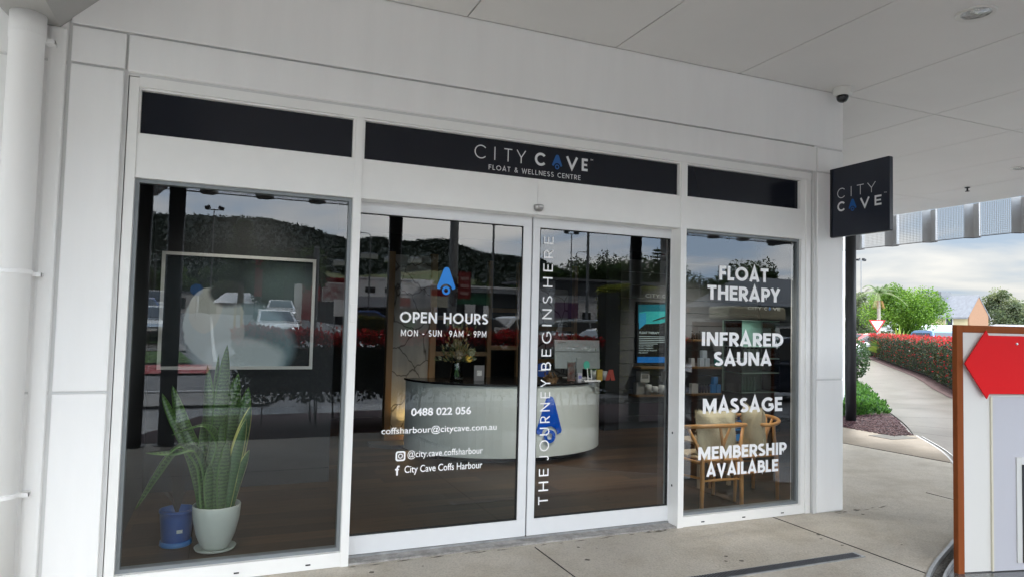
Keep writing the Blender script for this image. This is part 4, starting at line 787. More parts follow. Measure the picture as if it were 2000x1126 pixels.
mb.build('print_detail',lit('leaflet_blue_glow',(.03,.22,.55),.15),t,recalc=False)  # faint glow added to the leaflet print, which is no lamp
# snake plant -------------------------------------------------------------
t=thing('snake_plant','tall snake plant with banded green leaves in an ivory pot behind the left window','plant',(.01,.56,0))
pm=mat('pot_ivory',(.62,.66,.60),.35,var=.05,vscale=5)
mb=MB(); mb.lathe([(.078,.0),(.085,.012),(.098,.03),(.125,.10),(.147,.20),(.153,.285),(.149,.292),(.143,.285),(.138,.25),(.0,.25)],c=(.01,.56,.012),n=40); mb.build('pot',pm,t,smooth=True)
mb=MB(); mb.lathe([(.09,0),(.125,.008),(.133,.022),(.128,.024),(.118,.012),(0,.010)],c=(.01,.56,.0),n=36); mb.build('saucer',pm,t,smooth=True)
mb=MB(); mb.lathe([(.14,.255),(.07,.262),(0,.265)],c=(.01,.56,.012),n=20); mb.build('soil',mat('soil',(.03,.022,.015),.95,bump=1,bscale=60),t)
def snake_mat(name,base,band,edge_):
    m=bpy.data.materials.new(name); m.use_nodes=True; t_=m.node_tree; b_=t_.nodes['Principled BSDF']; b_.inputs['Roughness'].default_value=.32
    uv=t_.nodes.new('ShaderNodeAttribute'); uv.attribute_name='leafuv'; s1=t_.nodes.new('ShaderNodeSeparateXYZ'); t_.links.new(uv.outputs['Vector'],s1.inputs[0])
    w_=t_.nodes.new('ShaderNodeTexWave'); w_.bands_direction='Y'; w_.inputs['Scale'].default_value=6.5; w_.inputs['Distortion'].default_value=8; w_.inputs['Detail'].default_value=3; w_.inputs['Detail Scale'].default_value=3; t_.links.new(uv.outputs['Vector'],w_.inputs[0])
    r_=t_.nodes.new('ShaderNodeValToRGB'); r_.color_ramp.elements[0].position=.35; r_.color_ramp.elements[1].position=.62; r_.color_ramp.elements[0].color=(*base,1); r_.color_ramp.elements[1].color=(*band,1); t_.links.new(w_.outputs[0],r_.inputs[0])
    ab=t_.nodes.new('ShaderNodeMath'); ab.operation='ABSOLUTE'; t_.links.new(s1.outputs[0],ab.inputs[0]); gt=t_.nodes.new('ShaderNodeMath'); gt.operation='GREATER_THAN'; gt.inputs[1].default_value=.80; t_.links.new(ab.outputs[0],gt.inputs[0])
    x_=t_.nodes.new('ShaderNodeMixRGB'); t_.links.new(gt.outputs[0],x_.inputs[0]); t_.links.new(r_.outputs[0],x_.inputs[1]); x_.inputs[2].default_value=(*edge_,1); t_.links.new(x_.outputs[0],b_.inputs['Base Color']); return m
sm=snake_mat('snake_leaf',(.006,.028,.008),(.10,.19,.055),(.09,.19,.04)); sy=snake_mat('snake_leaf_edged',(.02,.075,.02),(.07,.16,.05),(.60,.62,.20))
def leaf(base,pts,wd,m,tw=0):
    P=catmull([tuple(p) for p in [base]+pts],6) if False else None
    C=[Vector(base)]+[Vector(p) for p in pts]; path=[]
    for i in range(len(C)-1):
        a,b_,c,d=[C[max(0,min(len(C)-1,j))] for j in (i-1,i,i+1,i+2)]
        for k_ in range(8):
            u=k_/8; path.append(.5*((2*b_)+(c-a)*u+(2*a-5*b_+4*c-d)*u*u+(3*b_-a-3*c+d)*u**3))
    path.append(C[-1]); n=len(path); vs=[];uv=[]; ln=0
    side_=Vector((math.cos(tw),math.sin(tw),0))
    for i,p in enumerate(path):
        f_=i/(n-1); w_=wd*1.8*(.55+.9*f_ if f_<.5 else 1.0)*(1 if f_<.62 else max(.02,1-((f_-.62)/.38)**1.7)); 
        tdir=(path[min(i+1,n-1)]-path[max(i-1,0)]).normalized(); s_=(side_-tdir*side_.dot(tdir)).normalized(); nn_=tdir.cross(s_)
        if i: ln+=(p-path[i-1]).length
        for q in (-1,-.8,-.4,0,.4,.8,1): vs.append(p+s_*q*w_/2+nn_*(abs(q)**2)*w_*.22); uv.append((q,ln*2.0,i*.01))
    mb=MB(); mb.add(vs,[(i*7+j,i*7+j+1,(i+1)*7+j+1,(i+1)*7+j) for i in range(n-1) for j in range(6)])
    o=mb.build('leaf',m,t,smooth=True,recalc=False); at_=o.data.attributes.new('leafuv','FLOAT_VECTOR','POINT'); at_.data.foreach_set('vector',[c for q in uv for c in q])
    s2=o.modifiers.new('thick','SOLIDIFY'); s2.thickness=.003
B0=Vector((.01,.56,.26))
for dx,dy,tx,ty2,h,wd,tw,m in [(-.02,-.02,.02,-.06,1.12,.060,.2,sm),(-.06,.0,-.10,.0,.98,.055,-.5,sm),(-.01,.04,-.03,.06,1.05,.05,.9,sm),(.03,.0,.10,.03,.92,.075,.3,sm),(.06,.02,.17,.06,.82,.072,-.2,sm),(-.04,.05,-.08,.1,.86,.05,.5,sm),(.02,.06,.07,.12,.88,.055,0,sm),(.07,-.02,.19,.0,.70,.06,.3,sy),
        (.09,-.02,.19,-.03,.40,.045,.5,sy),(.06,-.05,.16,-.06,.62,.05,.2,sy),(0,-.07,.01,-.09,.60,.05,.1,sm),(-.05,-.06,-.04,-.08,.52,.05,-.3,sm),(.03,-.08,.05,-.10,.48,.05,.4,sm),(-.08,-.02,-.11,-.03,.62,.04,.3,sm),(.08,.05,.13,.1,.6,.06,.1,sm),(-.1,.02,-.13,.0,.3,.035,.2,sm),(.05,.0,.06,0,.35,.05,.7,sm),(-.04,-.08,-.05,-.1,.34,.045,.6,sm)]:
    b0=B0+Vector((dx,dy,0)); leaf(b0,[b0+Vector(((tx-dx)*.35,(ty2-dy)*.35,h*.45)),b0+Vector(((tx-dx),(ty2-dy),h))],wd,m,tw)
b0=B0+Vector((-.07,-.05,0)); leaf(b0,[(-.09,.50,.58),(-.20,.46,.735),(-.30,.44,.68),(-.39,.42,.52),(-.465,.40,.345)],.08,sm,1.2)
b0=B0+Vector((-.05,-.03,0)); leaf(b0,[(-.06,.50,.55),(-.13,.46,.71),(-.27,.42,.70),(-.42,.38,.70)],.075,sm,1.4)
b0=B0+Vector((-.02,-.06,0)); leaf(b0,[(-.03,.50,.5),(.02,.50,.72),(-.08,.44,.86),(-.28,.42,.80)],.05,sm,1.1)
b0=B0+Vector((-.08,0,0)); leaf(b0,[(-.12,.56,.6),(-.22,.58,.85),(-.30,.6,1.1)],.05,sm,.2)
b0=B0+Vector((-.09,0,0)); leaf(b0,[(-.16,.56,.6),(-.29,.58,.9),(-.36,.6,1.05)],.035,sm,.5)
# blue pot with dry plant
t=thing('blue_pot_plant','dark dry looking plant in a blue plastic pot left of the ivory pot','plant',(-.24,.74,0))
mb=MB(); mb.lathe([(.088,.02),(.092,.03),(.106,.19),(.108,.225),(.113,.228),(.113,.245),(.10,.245),(.096,.2),(0,.2)],c=(-.24,.74,0),n=36); mb.build('pot',mat('blue_plastic',(.015,.085,.33),.35),t,smooth=True)
mb=MB(); mb.lathe([(.095,0),(.103,.008),(.10,.035),(.09,.035),(0,.02)],c=(-.24,.74,0),n=30); mb.build('saucer',mat('light_blue_plastic',(.04,.20,.52),.35),t,smooth=True)
mb=MB(); 
for i in range(60):
    a=rnd.uniform(0,6.28); h=rnd.uniform(.12,.5); s_=rnd.uniform(.02,.11); mb.tube([(-.24,.74,.2),(-.24+s_*.4*math.cos(a),.74+s_*.4*math.sin(a),.2+h*.6),(-.24+s_*math.cos(a),.74+s_*math.sin(a),.2+h)],[.004,.003,.001],n=4)
mb.build('stems',mat('dry_stem',(.03,.022,.018),.8),t)
MB().obox((-.215,.632,.115),(.036,.004,.022),rz=R(12)).build('price_sticker',mat('sticker',(.6,.65,.62),.6,var=.4,vscale=150),t)
# ============================================================ VEGETATION
def leafmat(nm,c,rough):
    m=mat(nm,c,rough,spec=.35); t=m.node_tree; b=t.nodes['Principled BSDF']; o=t.nodes['Material Output']; tl=t.nodes.new('ShaderNodeBsdfTranslucent'); tl.inputs[0].default_value=(min(1,c[0]*1.5),min(1,c[1]*1.5),c[2],1)
    x=t.nodes.new('ShaderNodeMixShader'); x.inputs[0].default_value=.4; t.links.new(b.outputs[0],x.inputs[1]); t.links.new(tl.outputs[0],x.inputs[2]); t.links.new(x.outputs[0],o.inputs[0]); return m
def lmats(nm,cols,rough=.55): return [leafmat(nm+str(i),c,rough) for i,c in enumerate(cols)]
L_dark=lmats('leaf_dark',[(.022,.045,.016),(.04,.075,.022),(.065,.10,.035)])
L_mid=lmats('leaf_mid',[(.035,.075,.018),(.065,.12,.03),(.11,.17,.05)])
L_bright=lmats('leaf_fresh',[(.05,.11,.012),(.10,.19,.022),(.17,.28,.04)])
L_grey=lmats('leaf_greyish',[(.07,.095,.05),(.12,.145,.08),(.18,.20,.12)])
L_hedge=lmats('leaf_hedge',[(.018,.032,.018),(.035,.055,.028),(.07,.085,.05)])
L_red=lmats('leaf_red',[(.36,.015,.025),(.50,.03,.04),(.13,.05,.03)])
bark=mat('bark',(.10,.08,.06),.9,var=.4,vscale=8,bump=.8,bscale=20)
def addleaf(mb,c,l,wd,nrm=None,k=0):
    d=Vector((rnd.gauss(0,1),rnd.gauss(0,1),rnd.gauss(0,.7))).normalized() if nrm is None else nrm
    s_=d.orthogonal().normalized(); s_.rotate(Matrix.Rotation(rnd.uniform(0,6.28),3,d))
    mb.add([c,c+d*l*.5+s_*wd,c+d*l,c+d*l*.5-s_*wd],[(0,1,2,3)],k)
def crown_mesh(clumps,n,size,mats_,parent,name='crown'):
    mb=MB()
    for (c,r) in clumps:
        shade=rnd.choice([0,0,1,1,2])
        for i in range(n):
            v=Vector((rnd.gauss(0,1),rnd.gauss(0,1),rnd.gauss(0,.8))).normalized()*r*(rnd.random()**.35); 
            addleaf(mb,Vector(c)+v,size*rnd.uniform(.7,1.3),size*.38,k=min(2,max(0,shade+rnd.choice([-1,0,0,1]))))
    return mb.build(name,mats_,parent,world=False,recalc=False)
def tree_proto(h,w_,leafsize,n,mats_,trunk_h=.35,seed=1,nclump=26):
    st_=rnd.getstate(); rnd.seed(seed)
    t=thing('tree','x','tree',(0,0,0)); cl=[]
    for i in range(nclump):
        a=rnd.uniform(0,6.28); u=rnd.random()**.5; zz=rnd.uniform(-1,1); rr=math.sqrt(max(0,1-zz*zz*.8))*u
        cl.append(((w_/2*rr*math.cos(a)*.8, w_/2*rr*math.sin(a)*.8, h*(trunk_h+1)/2+ (1-trunk_h)*h/2*zz*.78), w_*rnd.uniform(.11,.20)))
    mb=MB(); mb.tube([(0,0,-.3),(.03*h*.2,0,h*trunk_h*.6),(0,.02*h,h*trunk_h*1.2),(0,0,h*.7)],[h*.028,h*.022,h*.017,h*.006],n=8)
    for (c,r) in cl[::2]: mb.tube([(0,0,h*trunk_h*rnd.uniform(.6,1.3)),(c[0]*.5,c[1]*.5,lerp(h*trunk_h,c[2],.6)),c],[h*.010,h*.006,h*.002],n=5)
    mb.build('trunk',bark,t,world=False); crown_mesh(cl,n,leafsize,mats_,t); rnd.setstate(st_); return t
used={}
def tree(proto,x,y,z,label,s=1,sz=None,group=None,rz=None):
    sc_=(s,s,sz or s); rz=rnd.uniform(0,6) if rz is None else rz
    if proto.name in used: return dup(proto,(x,y,z),rz,label,group,scale=sc_)
    used[proto.name]=1; proto.location=(x,y,z); proto.rotation_euler=(0,0,rz); proto.scale=sc_; proto['label']=label
    if group: proto['group']=group
    elif 'group' in proto: del proto['group']
    return proto
def refl(s,Yv,zp=None):   # bearing seen in the glass -> place on the street side of the shop
    x=s*Yv; y=-(Yv-4.66); return (x,y,terrain(x,y)) if zp is None else (x,y,1.58+zp*Yv)
def direct(s,Yd,zp=None):
    x=s*Yd; y=Yd-4.52; return (x,y,terrain(x,y)) if zp is None else (x,y,1.58+zp*Yd)
# ---- hedges
def hedge(name,label,P,width,h,dens,leaf_,mats_,red=None,group=None,stems=True,zb=-.04,low=.22,redside=0,cat='hedge'):
    # P: centre line; leaves fill the skin of a box that follows it
    c0=P[len(P)//2]; t=thing(name,label,cat,(c0[0],c0[1],zb),group=group); mb=MB(); st_=MB(); fl=MB()
    for i in range(len(P)-1):
        a=Vector(P[i]);b=Vector(P[i+1]);d=b-a;ln=d.length;d/=ln;nv=Vector((-d.y,d.x)); n=int(ln*dens)
        for k_ in range(n):
            u=rnd.random()*ln; f=rnd.random(); wob=.05*math.sin(3.1*(u+i))+.04*math.sin(7.3*u+i)
            if f<.40: q=rnd.uniform(-1,1)*width/2; z=h-abs(rnd.gauss(0,.05))+wob
            elif f<.9: q=rnd.choice([-1,1])*(width/2-abs(rnd.gauss(0,.07))+wob); z=h*low+(h*(1-low))*rnd.random()
            else: q=rnd.uniform(-1,1)*width/2; z=h*low+(h*(1-low))*rnd.random()
            p=a+d*u+nv*q; kk_=rnd.choice([0,0,1,1,2])
            isred = red and ((z>h-.13 and rnd.random()<red) or (rnd.random()<redside))
            if isred:
                kk_=3+rnd.randrange(3); z+=rnd.uniform(0,.10) if z>h-.13 else 0
            dirv=Vector((rnd.gauss(0,.6),rnd.gauss(0,.6),rnd.gauss(.5 if isred else .1,.6))).normalized()
            addleaf(mb,Vector((p.x,p.y,zb+z)),leaf_*rnd.uniform(.7,1.3),leaf_*.30,dirv,kk_)
        if stems:
            for k_ in range(int(ln*5)):
                u=rnd.random()*ln; p=a+d*u+nv*rnd.uniform(-.6,.6)*width/2; q=p+nv*rnd.uniform(-.15,.15)+d*rnd.uniform(-.15,.15)
                st_.tube([(p.x,p.y,zb),(lerp(p.x,q.x,.5),lerp(p.y,q.y,.5),zb+h*.4),(q.x,q.y,zb+h*.8)],[.014,.010,.004],n=4)
    mb.build('foliage',mats_+(L_red if red else []),t,recalc=False)
    if stems: st_.build('stems',bark,t,recalc=False)
    # dense dark heart of twigs
    return t
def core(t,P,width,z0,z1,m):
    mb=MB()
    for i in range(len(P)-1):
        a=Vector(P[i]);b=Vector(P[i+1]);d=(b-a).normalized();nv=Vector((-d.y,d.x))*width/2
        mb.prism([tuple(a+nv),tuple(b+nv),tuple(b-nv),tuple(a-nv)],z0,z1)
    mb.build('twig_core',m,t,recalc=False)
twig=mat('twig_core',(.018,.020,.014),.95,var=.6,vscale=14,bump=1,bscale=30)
# front hedge, seen only as a reflection
P=[(.15,-6.05),(2,-6.1),(4,-6.15),(6.2,-6.1)]
t=hedge('photinia_hedge','red tipped hedge along the pavement, reflected across the left window and doors',P,1.0,1.30,2600,.085,L_hedge,red=.95,low=.30)
core(t,[(.4,-6.05),(6.0,-6.1)],.45,.48,1.12,twig)
mb=MB(); mb.prism([(-1.2,-4.87),(7.4,-4.87),(8.4,-7.1),(-.3,-7.2)],-.1,-.012); tag(mb.build('mulch_bed',mulch),kind='structure')
# tall clipped hedge block seen in the reflection
P=[(8.6,-9.5),(10.1,-9.5)]
t=hedge('clipped_hedge','tall clipped yellow green hedge block reflected beside the blue display screen',P,1.2,2.5,7500,.07,lmats('leaf_olive',[(.10,.12,.015),(.19,.20,.03),(.28,.27,.06)]),low=.02,stems=False); core(t,P,1.0,0,2.35,twig)
P=[(10.4,-11.5),(15.5,-12.5)]; t=hedge('low_hedge','low dark hedge with reddish tips reflected behind the monitor',P,1.0,1.15,700,.11,L_hedge,red=.4,low=.05,stems=False); core(t,P,.8,0,1.0,twig)
P=[(7.0,-34.5),(9.9,-35)]; z_=terrain(8.5,-35); t=hedge('street_hedge','clipped green and rust hedge on the far side of the reflected road',P,1.2,1.1,900,.12,lmats('leaf_rust',[(.05,.07,.02),(.12,.09,.03),(.16,.12,.04)]),zb=z_,low=.02,stems=False); core(t,P,1.0,z_,z_+1.0,twig)
# right hand hedge beside the path (seen directly)
Q=[(13.4,1.4),(17.6,6.4),(23.9,12.0),(30.2,18.2),(37.2,24.9),(44,31)]
Q=catmull(Q,3)
t=hedge('photinia_hedge','long red topped hedge beside the path on the right, seen directly',Q,1.3,1.33,1500,.07,L_hedge+[],red=.42,low=.10,redside=.09,zb=-.03)
core(t,Q,1.0,.02,1.20,twig)
mb=MB(); A=offs(Q,-.95) ; B=offs(Q,.95)
for i in range(len(Q)-1): mb.add([(*A[i],-.022),(*B[i],-.022),(*B[i+1],-.022),(*A[i+1],-.022)],[(0,1,2,3)])
tag(mb.build('mulch_strip',mulch),kind='structure')
# planting bed between the building and the path
bed=[(9.62,2.95),(9.95,2.86)]+[(p[0]-.05,p[1]+.05) for p in catmull(Lp,3)[1:10]]+[(17.8,13.2),(12.6,6.6),(9.5,3.86)]
mb=MB(); mb.prism(bed,-.1,-.012); tag(mb.build('planting_bed',mulch),kind='structure')
mb=MB()
for i in range(5200):
    u=rnd.random(); v=rnd.random(); x=lerp(9.5,11.6,u); y=lerp(2.85,5.3,v)
    if y>.93*(x-9.95)+2.9 or x<9.95: 
        if y<.85*(x-9.5)+4.3: mb.obox((x,y,-.006),(.045,.014,.008),rz=rnd.uniform(0,3.14),k=rnd.randrange(3))
tag(mb.build('mulch_chips',[mat('chip_a',(.085,.03,.035),.8),mat('chip_b',(.045,.02,.025),.85),mat('chip_c',(.12,.05,.05),.8)],recalc=False),kind='stuff')
mb=MB()
for i in range(15000):
    x=rnd.uniform(10.4,17.5); lo=.99*(x-11.4)+4.25; y=lo+rnd.random()*2.6*(min(1,(x-10.2)/1.2)); y=max(y,4.75 if x<11.9 else y)
    if y>.84*(x-9.5)+4.3: continue
    z=.0+.24*rnd.random()*(.6+.4*math.sin(x*3)*math.cos(y*4)); addleaf(mb,Vector((x,y,z)),.07,.02,Vector((rnd.gauss(0,.5),rnd.gauss(0,.5),.8)).normalized(),rnd.choice([0,1,1,2]))
tag(mb.build('groundcover',lmats('leaf_cover',[(.025,.07,.015),(.05,.13,.025),(.09,.19,.045)]),recalc=False),kind='stuff')
def ball(name,label,c,rx,rz_,n,leaf_,mats_):
    t=thing(name,label,'shrub',(c[0],c[1],-.02)); mb=MB()
    for i in range(n):
        v=Vector((rnd.gauss(0,1),rnd.gauss(0,1),rnd.gauss(0,1))).normalized(); sq=(abs(v.x)**2.6+abs(v.y)**2.6+abs(v.z)**2.6)**(-1/2.6); v*=sq*rnd.uniform(.93,1.02)
        addleaf(mb,Vector((c[0]+v.x*rx,c[1]+v.y*rx,rz_+v.z*rz_)),leaf_,leaf_*.34,None,rnd.choice([0,0,1,1,2]))
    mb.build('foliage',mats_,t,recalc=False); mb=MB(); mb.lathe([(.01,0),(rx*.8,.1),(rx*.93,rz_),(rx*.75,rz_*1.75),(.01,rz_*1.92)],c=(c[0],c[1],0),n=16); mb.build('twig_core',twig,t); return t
ball('topiary_shrub','rounded clipped dark green shrub beside the path behind the black post',(16.25,10.7),1.35,.78,9000,.07,lmats('leaf_topi',[(.02,.045,.015),(.035,.075,.025),(.06,.11,.04)]))
# ---- trees in direct view on the right
tA=tree_proto(5.0,6.2,.15,620,L_bright,.28,3,34)
x,y,z=direct(1.315,36); tree(tA,x,y,z-.05,'bright fresh green round tree beyond the hedge, left of the brick gabled house',.98)
tB=tree_proto(9,8,.34,260,L_mid,.25,5,34); tC=tree_proto(10,9,.38,240,L_grey,.22,9,34); tD=tree_proto(11,9,.42,260,L_dark,.18,12,36)
k_=0
for s_,Yd,pr,sc_,lb in [(1.19,58,tC,.62,'pale loose tree behind the black post'),(1.235,75,tC,.72,'greyish tree just right of the black post'),(1.30,80,tB,.70,'mid green tree behind the palm'),(1.39,85,tB,.95,'mid green tree peaking above the left end of the house roof'),(1.46,90,tC,.95,'greyish tree above the middle of the house roof'),(1.53,95,tC,.78,'low grey green tree above the right of the house roof'),
        (1.66,80,tC,.98,'tall greyish tree right of the brick gable'),(1.74,90,tB,.95,'tree left of the wooden power pole'),(1.80,70,tC,.78,'greyish tree behind the power pole'),(1.90,60,tB,.70,'mid green tree at the right edge above the red arrow'),(1.98,44,tB,.48,'green bushy tree at the far right edge')]:
    x,y,z=direct(s_,Yd); tree(pr,x,y,z-.1,lb,sc_)
for s_,Yd,r_,lb in [(1.60,50,1.2,'rounded green bush right of the brick gable'),(1.76,45,1.3,'rounded bright bush above the top of the red arrow board')]:
    x,y,z=direct(s_,Yd); tree(tA,x,y,z,lb,.42)
# palm
def palm(x,y,z,h,lb,n=15,fr=1.9):
    t=thing('palm_tree',lb,'palm',(x,y,z)); MB().tube([(0,0,-.2),(.04,0,h*.5),(0,0,h)],[.13,.11,.12],n=10).build('trunk',mat('palm_trunk',(.30,.27,.22),.8,var=.2,vscale=10),t,world=False)
    MB().tube([(0,0,h),(0,0,h+.55)],[.13,.07],n=8).build('crown_shaft',mat('palm_shaft',(.20,.26,.08),.5),t,world=False)
    for q in range(n):
        a=2*math.pi*q/n+rnd.uniform(-.2,.2); el=rnd.uniform(.1,1.25); mb=MB(); pts=[]
        for i in range(12):
            u=i/11; pts.append(Vector((math.cos(a)*fr*u*math.cos(el*.8),math.sin(a)*fr*u*math.cos(el*.8),h+.5+fr*(math.sin(el)*u-.75*u*u))))
        mb.tube(pts,[.02]*6+[.008]*6,n=4)
        for i in range(1,12):
            for s_ in (-1,1):
                for w_ in (0,.5):
                    p=pts[i-1].lerp(pts[i],w_); sd_=Vector((-math.sin(a),math.cos(a),0))*s_; l_=.42*(1-(i/12)**2*.6); dd=(sd_+(pts[i]-pts[i-1]).normalized()*.6+Vector((0,0,-.35))).normalized(); tt_=(pts[i]-pts[i-1]).normalized()*.022
                    mb.add([p-tt_,p+tt_,p+dd*l_],[(0,1,2)])
        mb.build('frond',L_mid[1] if q%3 else mat('frond_pale',(.16,.20,.07),.6),t,world=False,recalc=False)
    mb=MB()
    for q in range(40): a=rnd.uniform(0,6.28); mb.tube([(0,0,h),(.25*math.cos(a),.25*math.sin(a),h-.05),(.4*math.cos(a),.4*math.sin(a),h-.55)],[.012,.01,.004],n=3)
    mb.build('seed_stalks',mat('seed_orange',(.35,.20,.07),.8),t,world=False,recalc=False); return t
x,y,z=direct(1.247,33); palm(x,y,z,3.75,'palm tree with upright fronds behind the give way sign')
x,y,z=direct(2.02,42); palm(x,y,z,4.8,'palm whose fronds reach in at the right picture edge')
def agave(x,y,z,h,lb,mats_):
    t=thing('spiky_shrub',lb,'shrub',(x,y,z)); mb=MB()
    for i in range(90):
        a=rnd.uniform(0,6.28); el=rnd.uniform(.5,1.5); l_=h*rnd.uniform(.75,1.1); d=Vector((math.cos(a)*math.cos(el),math.sin(a)*math.cos(el),math.sin(el))); s_=d.cross(Vector((0,0,1))).normalized()*h*.04; b_=d*.05
        mb.add([b_-s_,b_+s_,d*l_*.6+s_*1.1+Vector((0,0,0)),d*l_-Vector((0,0,l_*.12*math.cos(el)*2)),d*l_*.6-s_*1.1],[(0,1,2,3,4)],rnd.randrange(len(mats_)))
    mb.build('leaves',mats_,t,world=False,recalc=False)
ag=[mat('spiky_a',(.22,.30,.04),.5),mat('spiky_b',(.35,.42,.08),.5),mat('spiky_c',(.12,.22,.05),.5)]
x,y,z=direct(1.305,27); agave(x,y,z,2.0,'bright yellow green spiky shrub behind the hedge, nearer the give way sign',ag); x,y,z=direct(1.42,29); agave(x,y,z,1.75,'yellow green spiky shrub behind the hedge, nearer the brown framed board',ag)
# grass verge behind the hedge
def patch(name,poly,m,dz,n=1):
    mb=MB(); mb.add([(p[0],p[1],terrain(*p)+dz) for p in poly],[tuple(range(len(poly)))]); o=mb.build(name,m,recalc=False); o['kind']='structure'; return o
patch('grass_verge',[(24,3),(40,14),(64,38),(60,46),(38,23),(27,12)],grassm,.03)
# ---- house and other buildings, direct
hs=thing('gabled_house','cream weatherboard house with grey roof and orange brick gable end','house',direct(1.475,62))
X,Y,Z=hs.location; brick=mat('orange_brick',(.27,.145,.08),.8,var=.15,vscale=20); cream=mat('cream_board',(.55,.46,.28),.7,var=.05); roofm=mat('grey_roof',(.16,.165,.18),.6,var=.15)
def hrot(px,py): a=R(-84); return (px*math.cos(a)-py*math.sin(a), px*math.sin(a)+py*math.cos(a))
def hbox(mb,x0,x1,y0,y1,z0,z1): mb.prism([hrot(x0,y0),hrot(x1,y0),hrot(x1,y1),hrot(x0,y1)],z0,z1)
mb=MB(); hbox(mb,-4.6,3.0,-2.2,2.2,0,3.0); mb.build('wall',cream,hs,world=False)
mb=MB(); g0=[hrot(3.0,-2.2),hrot(3.0,2.2),hrot(3.0,0)]; g1=[hrot(3.2,-2.2),hrot(3.2,2.2),hrot(3.2,0)]
mb.add([(*g0[0],0),(*g0[1],0),(*g0[1],3.0),(*g0[2],4.75),(*g0[0],3.0),(*g1[0],0),(*g1[1],0),(*g1[1],3.0),(*g1[2],4.75),(*g1[0],3.0)],[(0,1,2,3,4),(9,8,7,6,5),(0,5,6,1),(1,6,7,2),(2,7,8,3),(3,8,9,4),(4,9,5,0)]); mb.build('gable_wall',brick,hs,world=False)
mb=MB()
for s_ in (-1,1):
    a=[hrot(-4.9,s_*2.7),hrot(3.25,s_*2.7),hrot(3.25,0),hrot(-4.9,0)]; mb.add([(*a[0],2.72),(*a[1],2.72),(*a[2],4.88),(*a[3],4.88),(*a[0],2.58),(*a[1],2.58),(*a[2],4.74),(*a[3],4.74)],[(0,1,2,3),(7,6,5,4),(0,4,5,1),(1,5,6,2),(2,6,7,3),(3,7,4,0)])
mb.build('roof',roofm,hs,world=False)
mb=MB(); hbox(mb,-3.4,-.6,-1.4,1.0,3.9,5.25); ro=mb.build('roof_dormer',mat('dormer_grey',(.15,.155,.16),.6),hs,world=False)
for x0,x1 in ((-3.3,-1.9),(.4,1.3)):
    mb=MB(); hbox(mb,x0,x1,-2.26,-2.19,1.9,2.75); f_=mb.build('window',alu,hs,world=False); mb=MB(); hbox(mb,x0+.08,x1-.08,-2.28,-2.262,1.98,2.67); mb.build('pane',mat('far_glass',(.05,.06,.07),.1),f_,world=False)
mb=MB(); hbox(mb,-7,12,-4.5,-2.6,1.75,1.9); mb.build('carport_roof',mat('pale_roof',(.45,.45,.43),.6),hs,world=False)
mb=MB(); 
for x_ in (-6.8,-2,3,8): hbox(mb,x_,x_+.12,-4.4,-4.28,0,1.75); 
mb.build('carport_post',alu_grey,hs,world=False)
hs.scale=(1.05,1.05,1.38)
def simple_building(name,label,loc,w_,d_,h,m,rz=0,roof_m=None,gable=0,cat='building',wins=[],par=.12,extra=None):
    t=thing(name,label,cat,loc,rz); MB().box(-w_/2,w_/2,-d_/2,d_/2,-1,h).build('wall',m,t,world=False)
    if gable:
        mb=MB(); o_=.4; mb.add([(-w_/2-o_,-d_/2-o_,h-.1),(w_/2+o_,-d_/2-o_,h-.1),(w_/2+o_,d_/2+o_,h-.1),(-w_/2-o_,d_/2+o_,h-.1),(-w_/2*.6,0,h+gable),(w_/2*.6,0,h+gable)],[(0,1,5,4),(2,3,4,5),(0,4,3),(1,2,5),(3,2,1,0)]); mb.build('roof',roof_m or roofm,t,world=False)
    else: MB().box(-w_/2-par,w_/2+par,-d_/2-par,d_/2+par,h,h+.18).build('roof_edge',roof_m or roofm,t,world=False)
    for (x0,x1,z0,z1) in wins:
        y1=-d_/2 if rz else d_/2
        f_=MB().box(x0,x1,d_/2-.02,d_/2+.03,z0,z1).build('window',alu,t,world=False); MB().box(x0+.07,x1-.07,d_/2+.03,d_/2+.04,z0+.07,z1-.07).build('pane',mat('far_glass',(.05,.06,.07),.1),f_,world=False)
    return t
x,y,z=direct(1.22,62); simple_building('shed','low building with grey roof between the black post and the bright tree',(x,y,z),9,6,2.6,mat('far_white',(.55,.56,.56),.7),R(-40),gable=1.3)
x,y,z=direct(1.72,66); simple_building('house','house with dark blue grey roof right of the brick gable',(x,y,z),12,7,2.0,cream,R(-40),roof_m=mat('slate',(.07,.08,.11),.5),gable=1.2)
P=[direct(1.20,42)[:2],direct(1.45,44)[:2],direct(1.75,42)[:2],direct(2.05,40)[:2]]
t=hedge('boundary_hedge','dark boundary hedge in front of the houses',P,1.2,1.5,160,.24,L_dark,low=.02,stems=False); core(t,P,.9,-.05,1.35,twig)
# give way sign
def poly_plate(mb,pts,y0,y1): mb.prism(pts,y0,y1,axis='y')
x,y,z=direct(1.243,29); t=thing('give_way_sign','triangular red bordered give way sign on a pole behind the hedge','road sign',(x,y,z),R(-50))
MB().tube([(0,.05,0),(0,.05,2.4)],.03,n=8).build('pole',MATS['galvanised'],t,world=False)
mb=MB(); mb.prism([(-.44,2.32),(.44,2.32),(0,1.56)],-.01,.01,axis='y'); mb.build('plate',mat('sign_red',(.55,.02,.03),.4),t,world=False); mb=MB(); mb.prism([(-.32,2.25),(.32,2.25),(0,1.70)],-.014,-.0102,axis='y'); mb.build('plate_centre',mat('sign_white',(.8,.8,.8),.4),t,world=False)
mb=MB()
for k_ in range(3): stroke(mb,[(.09*math.cos(R(a)),2.08+.09*math.sin(R(a))) for a in range(k_*120,k_*120+91,15)],.03,-.016)
mb.build('roundabout_symbol',black_paint,t,world=False,recalc=False)
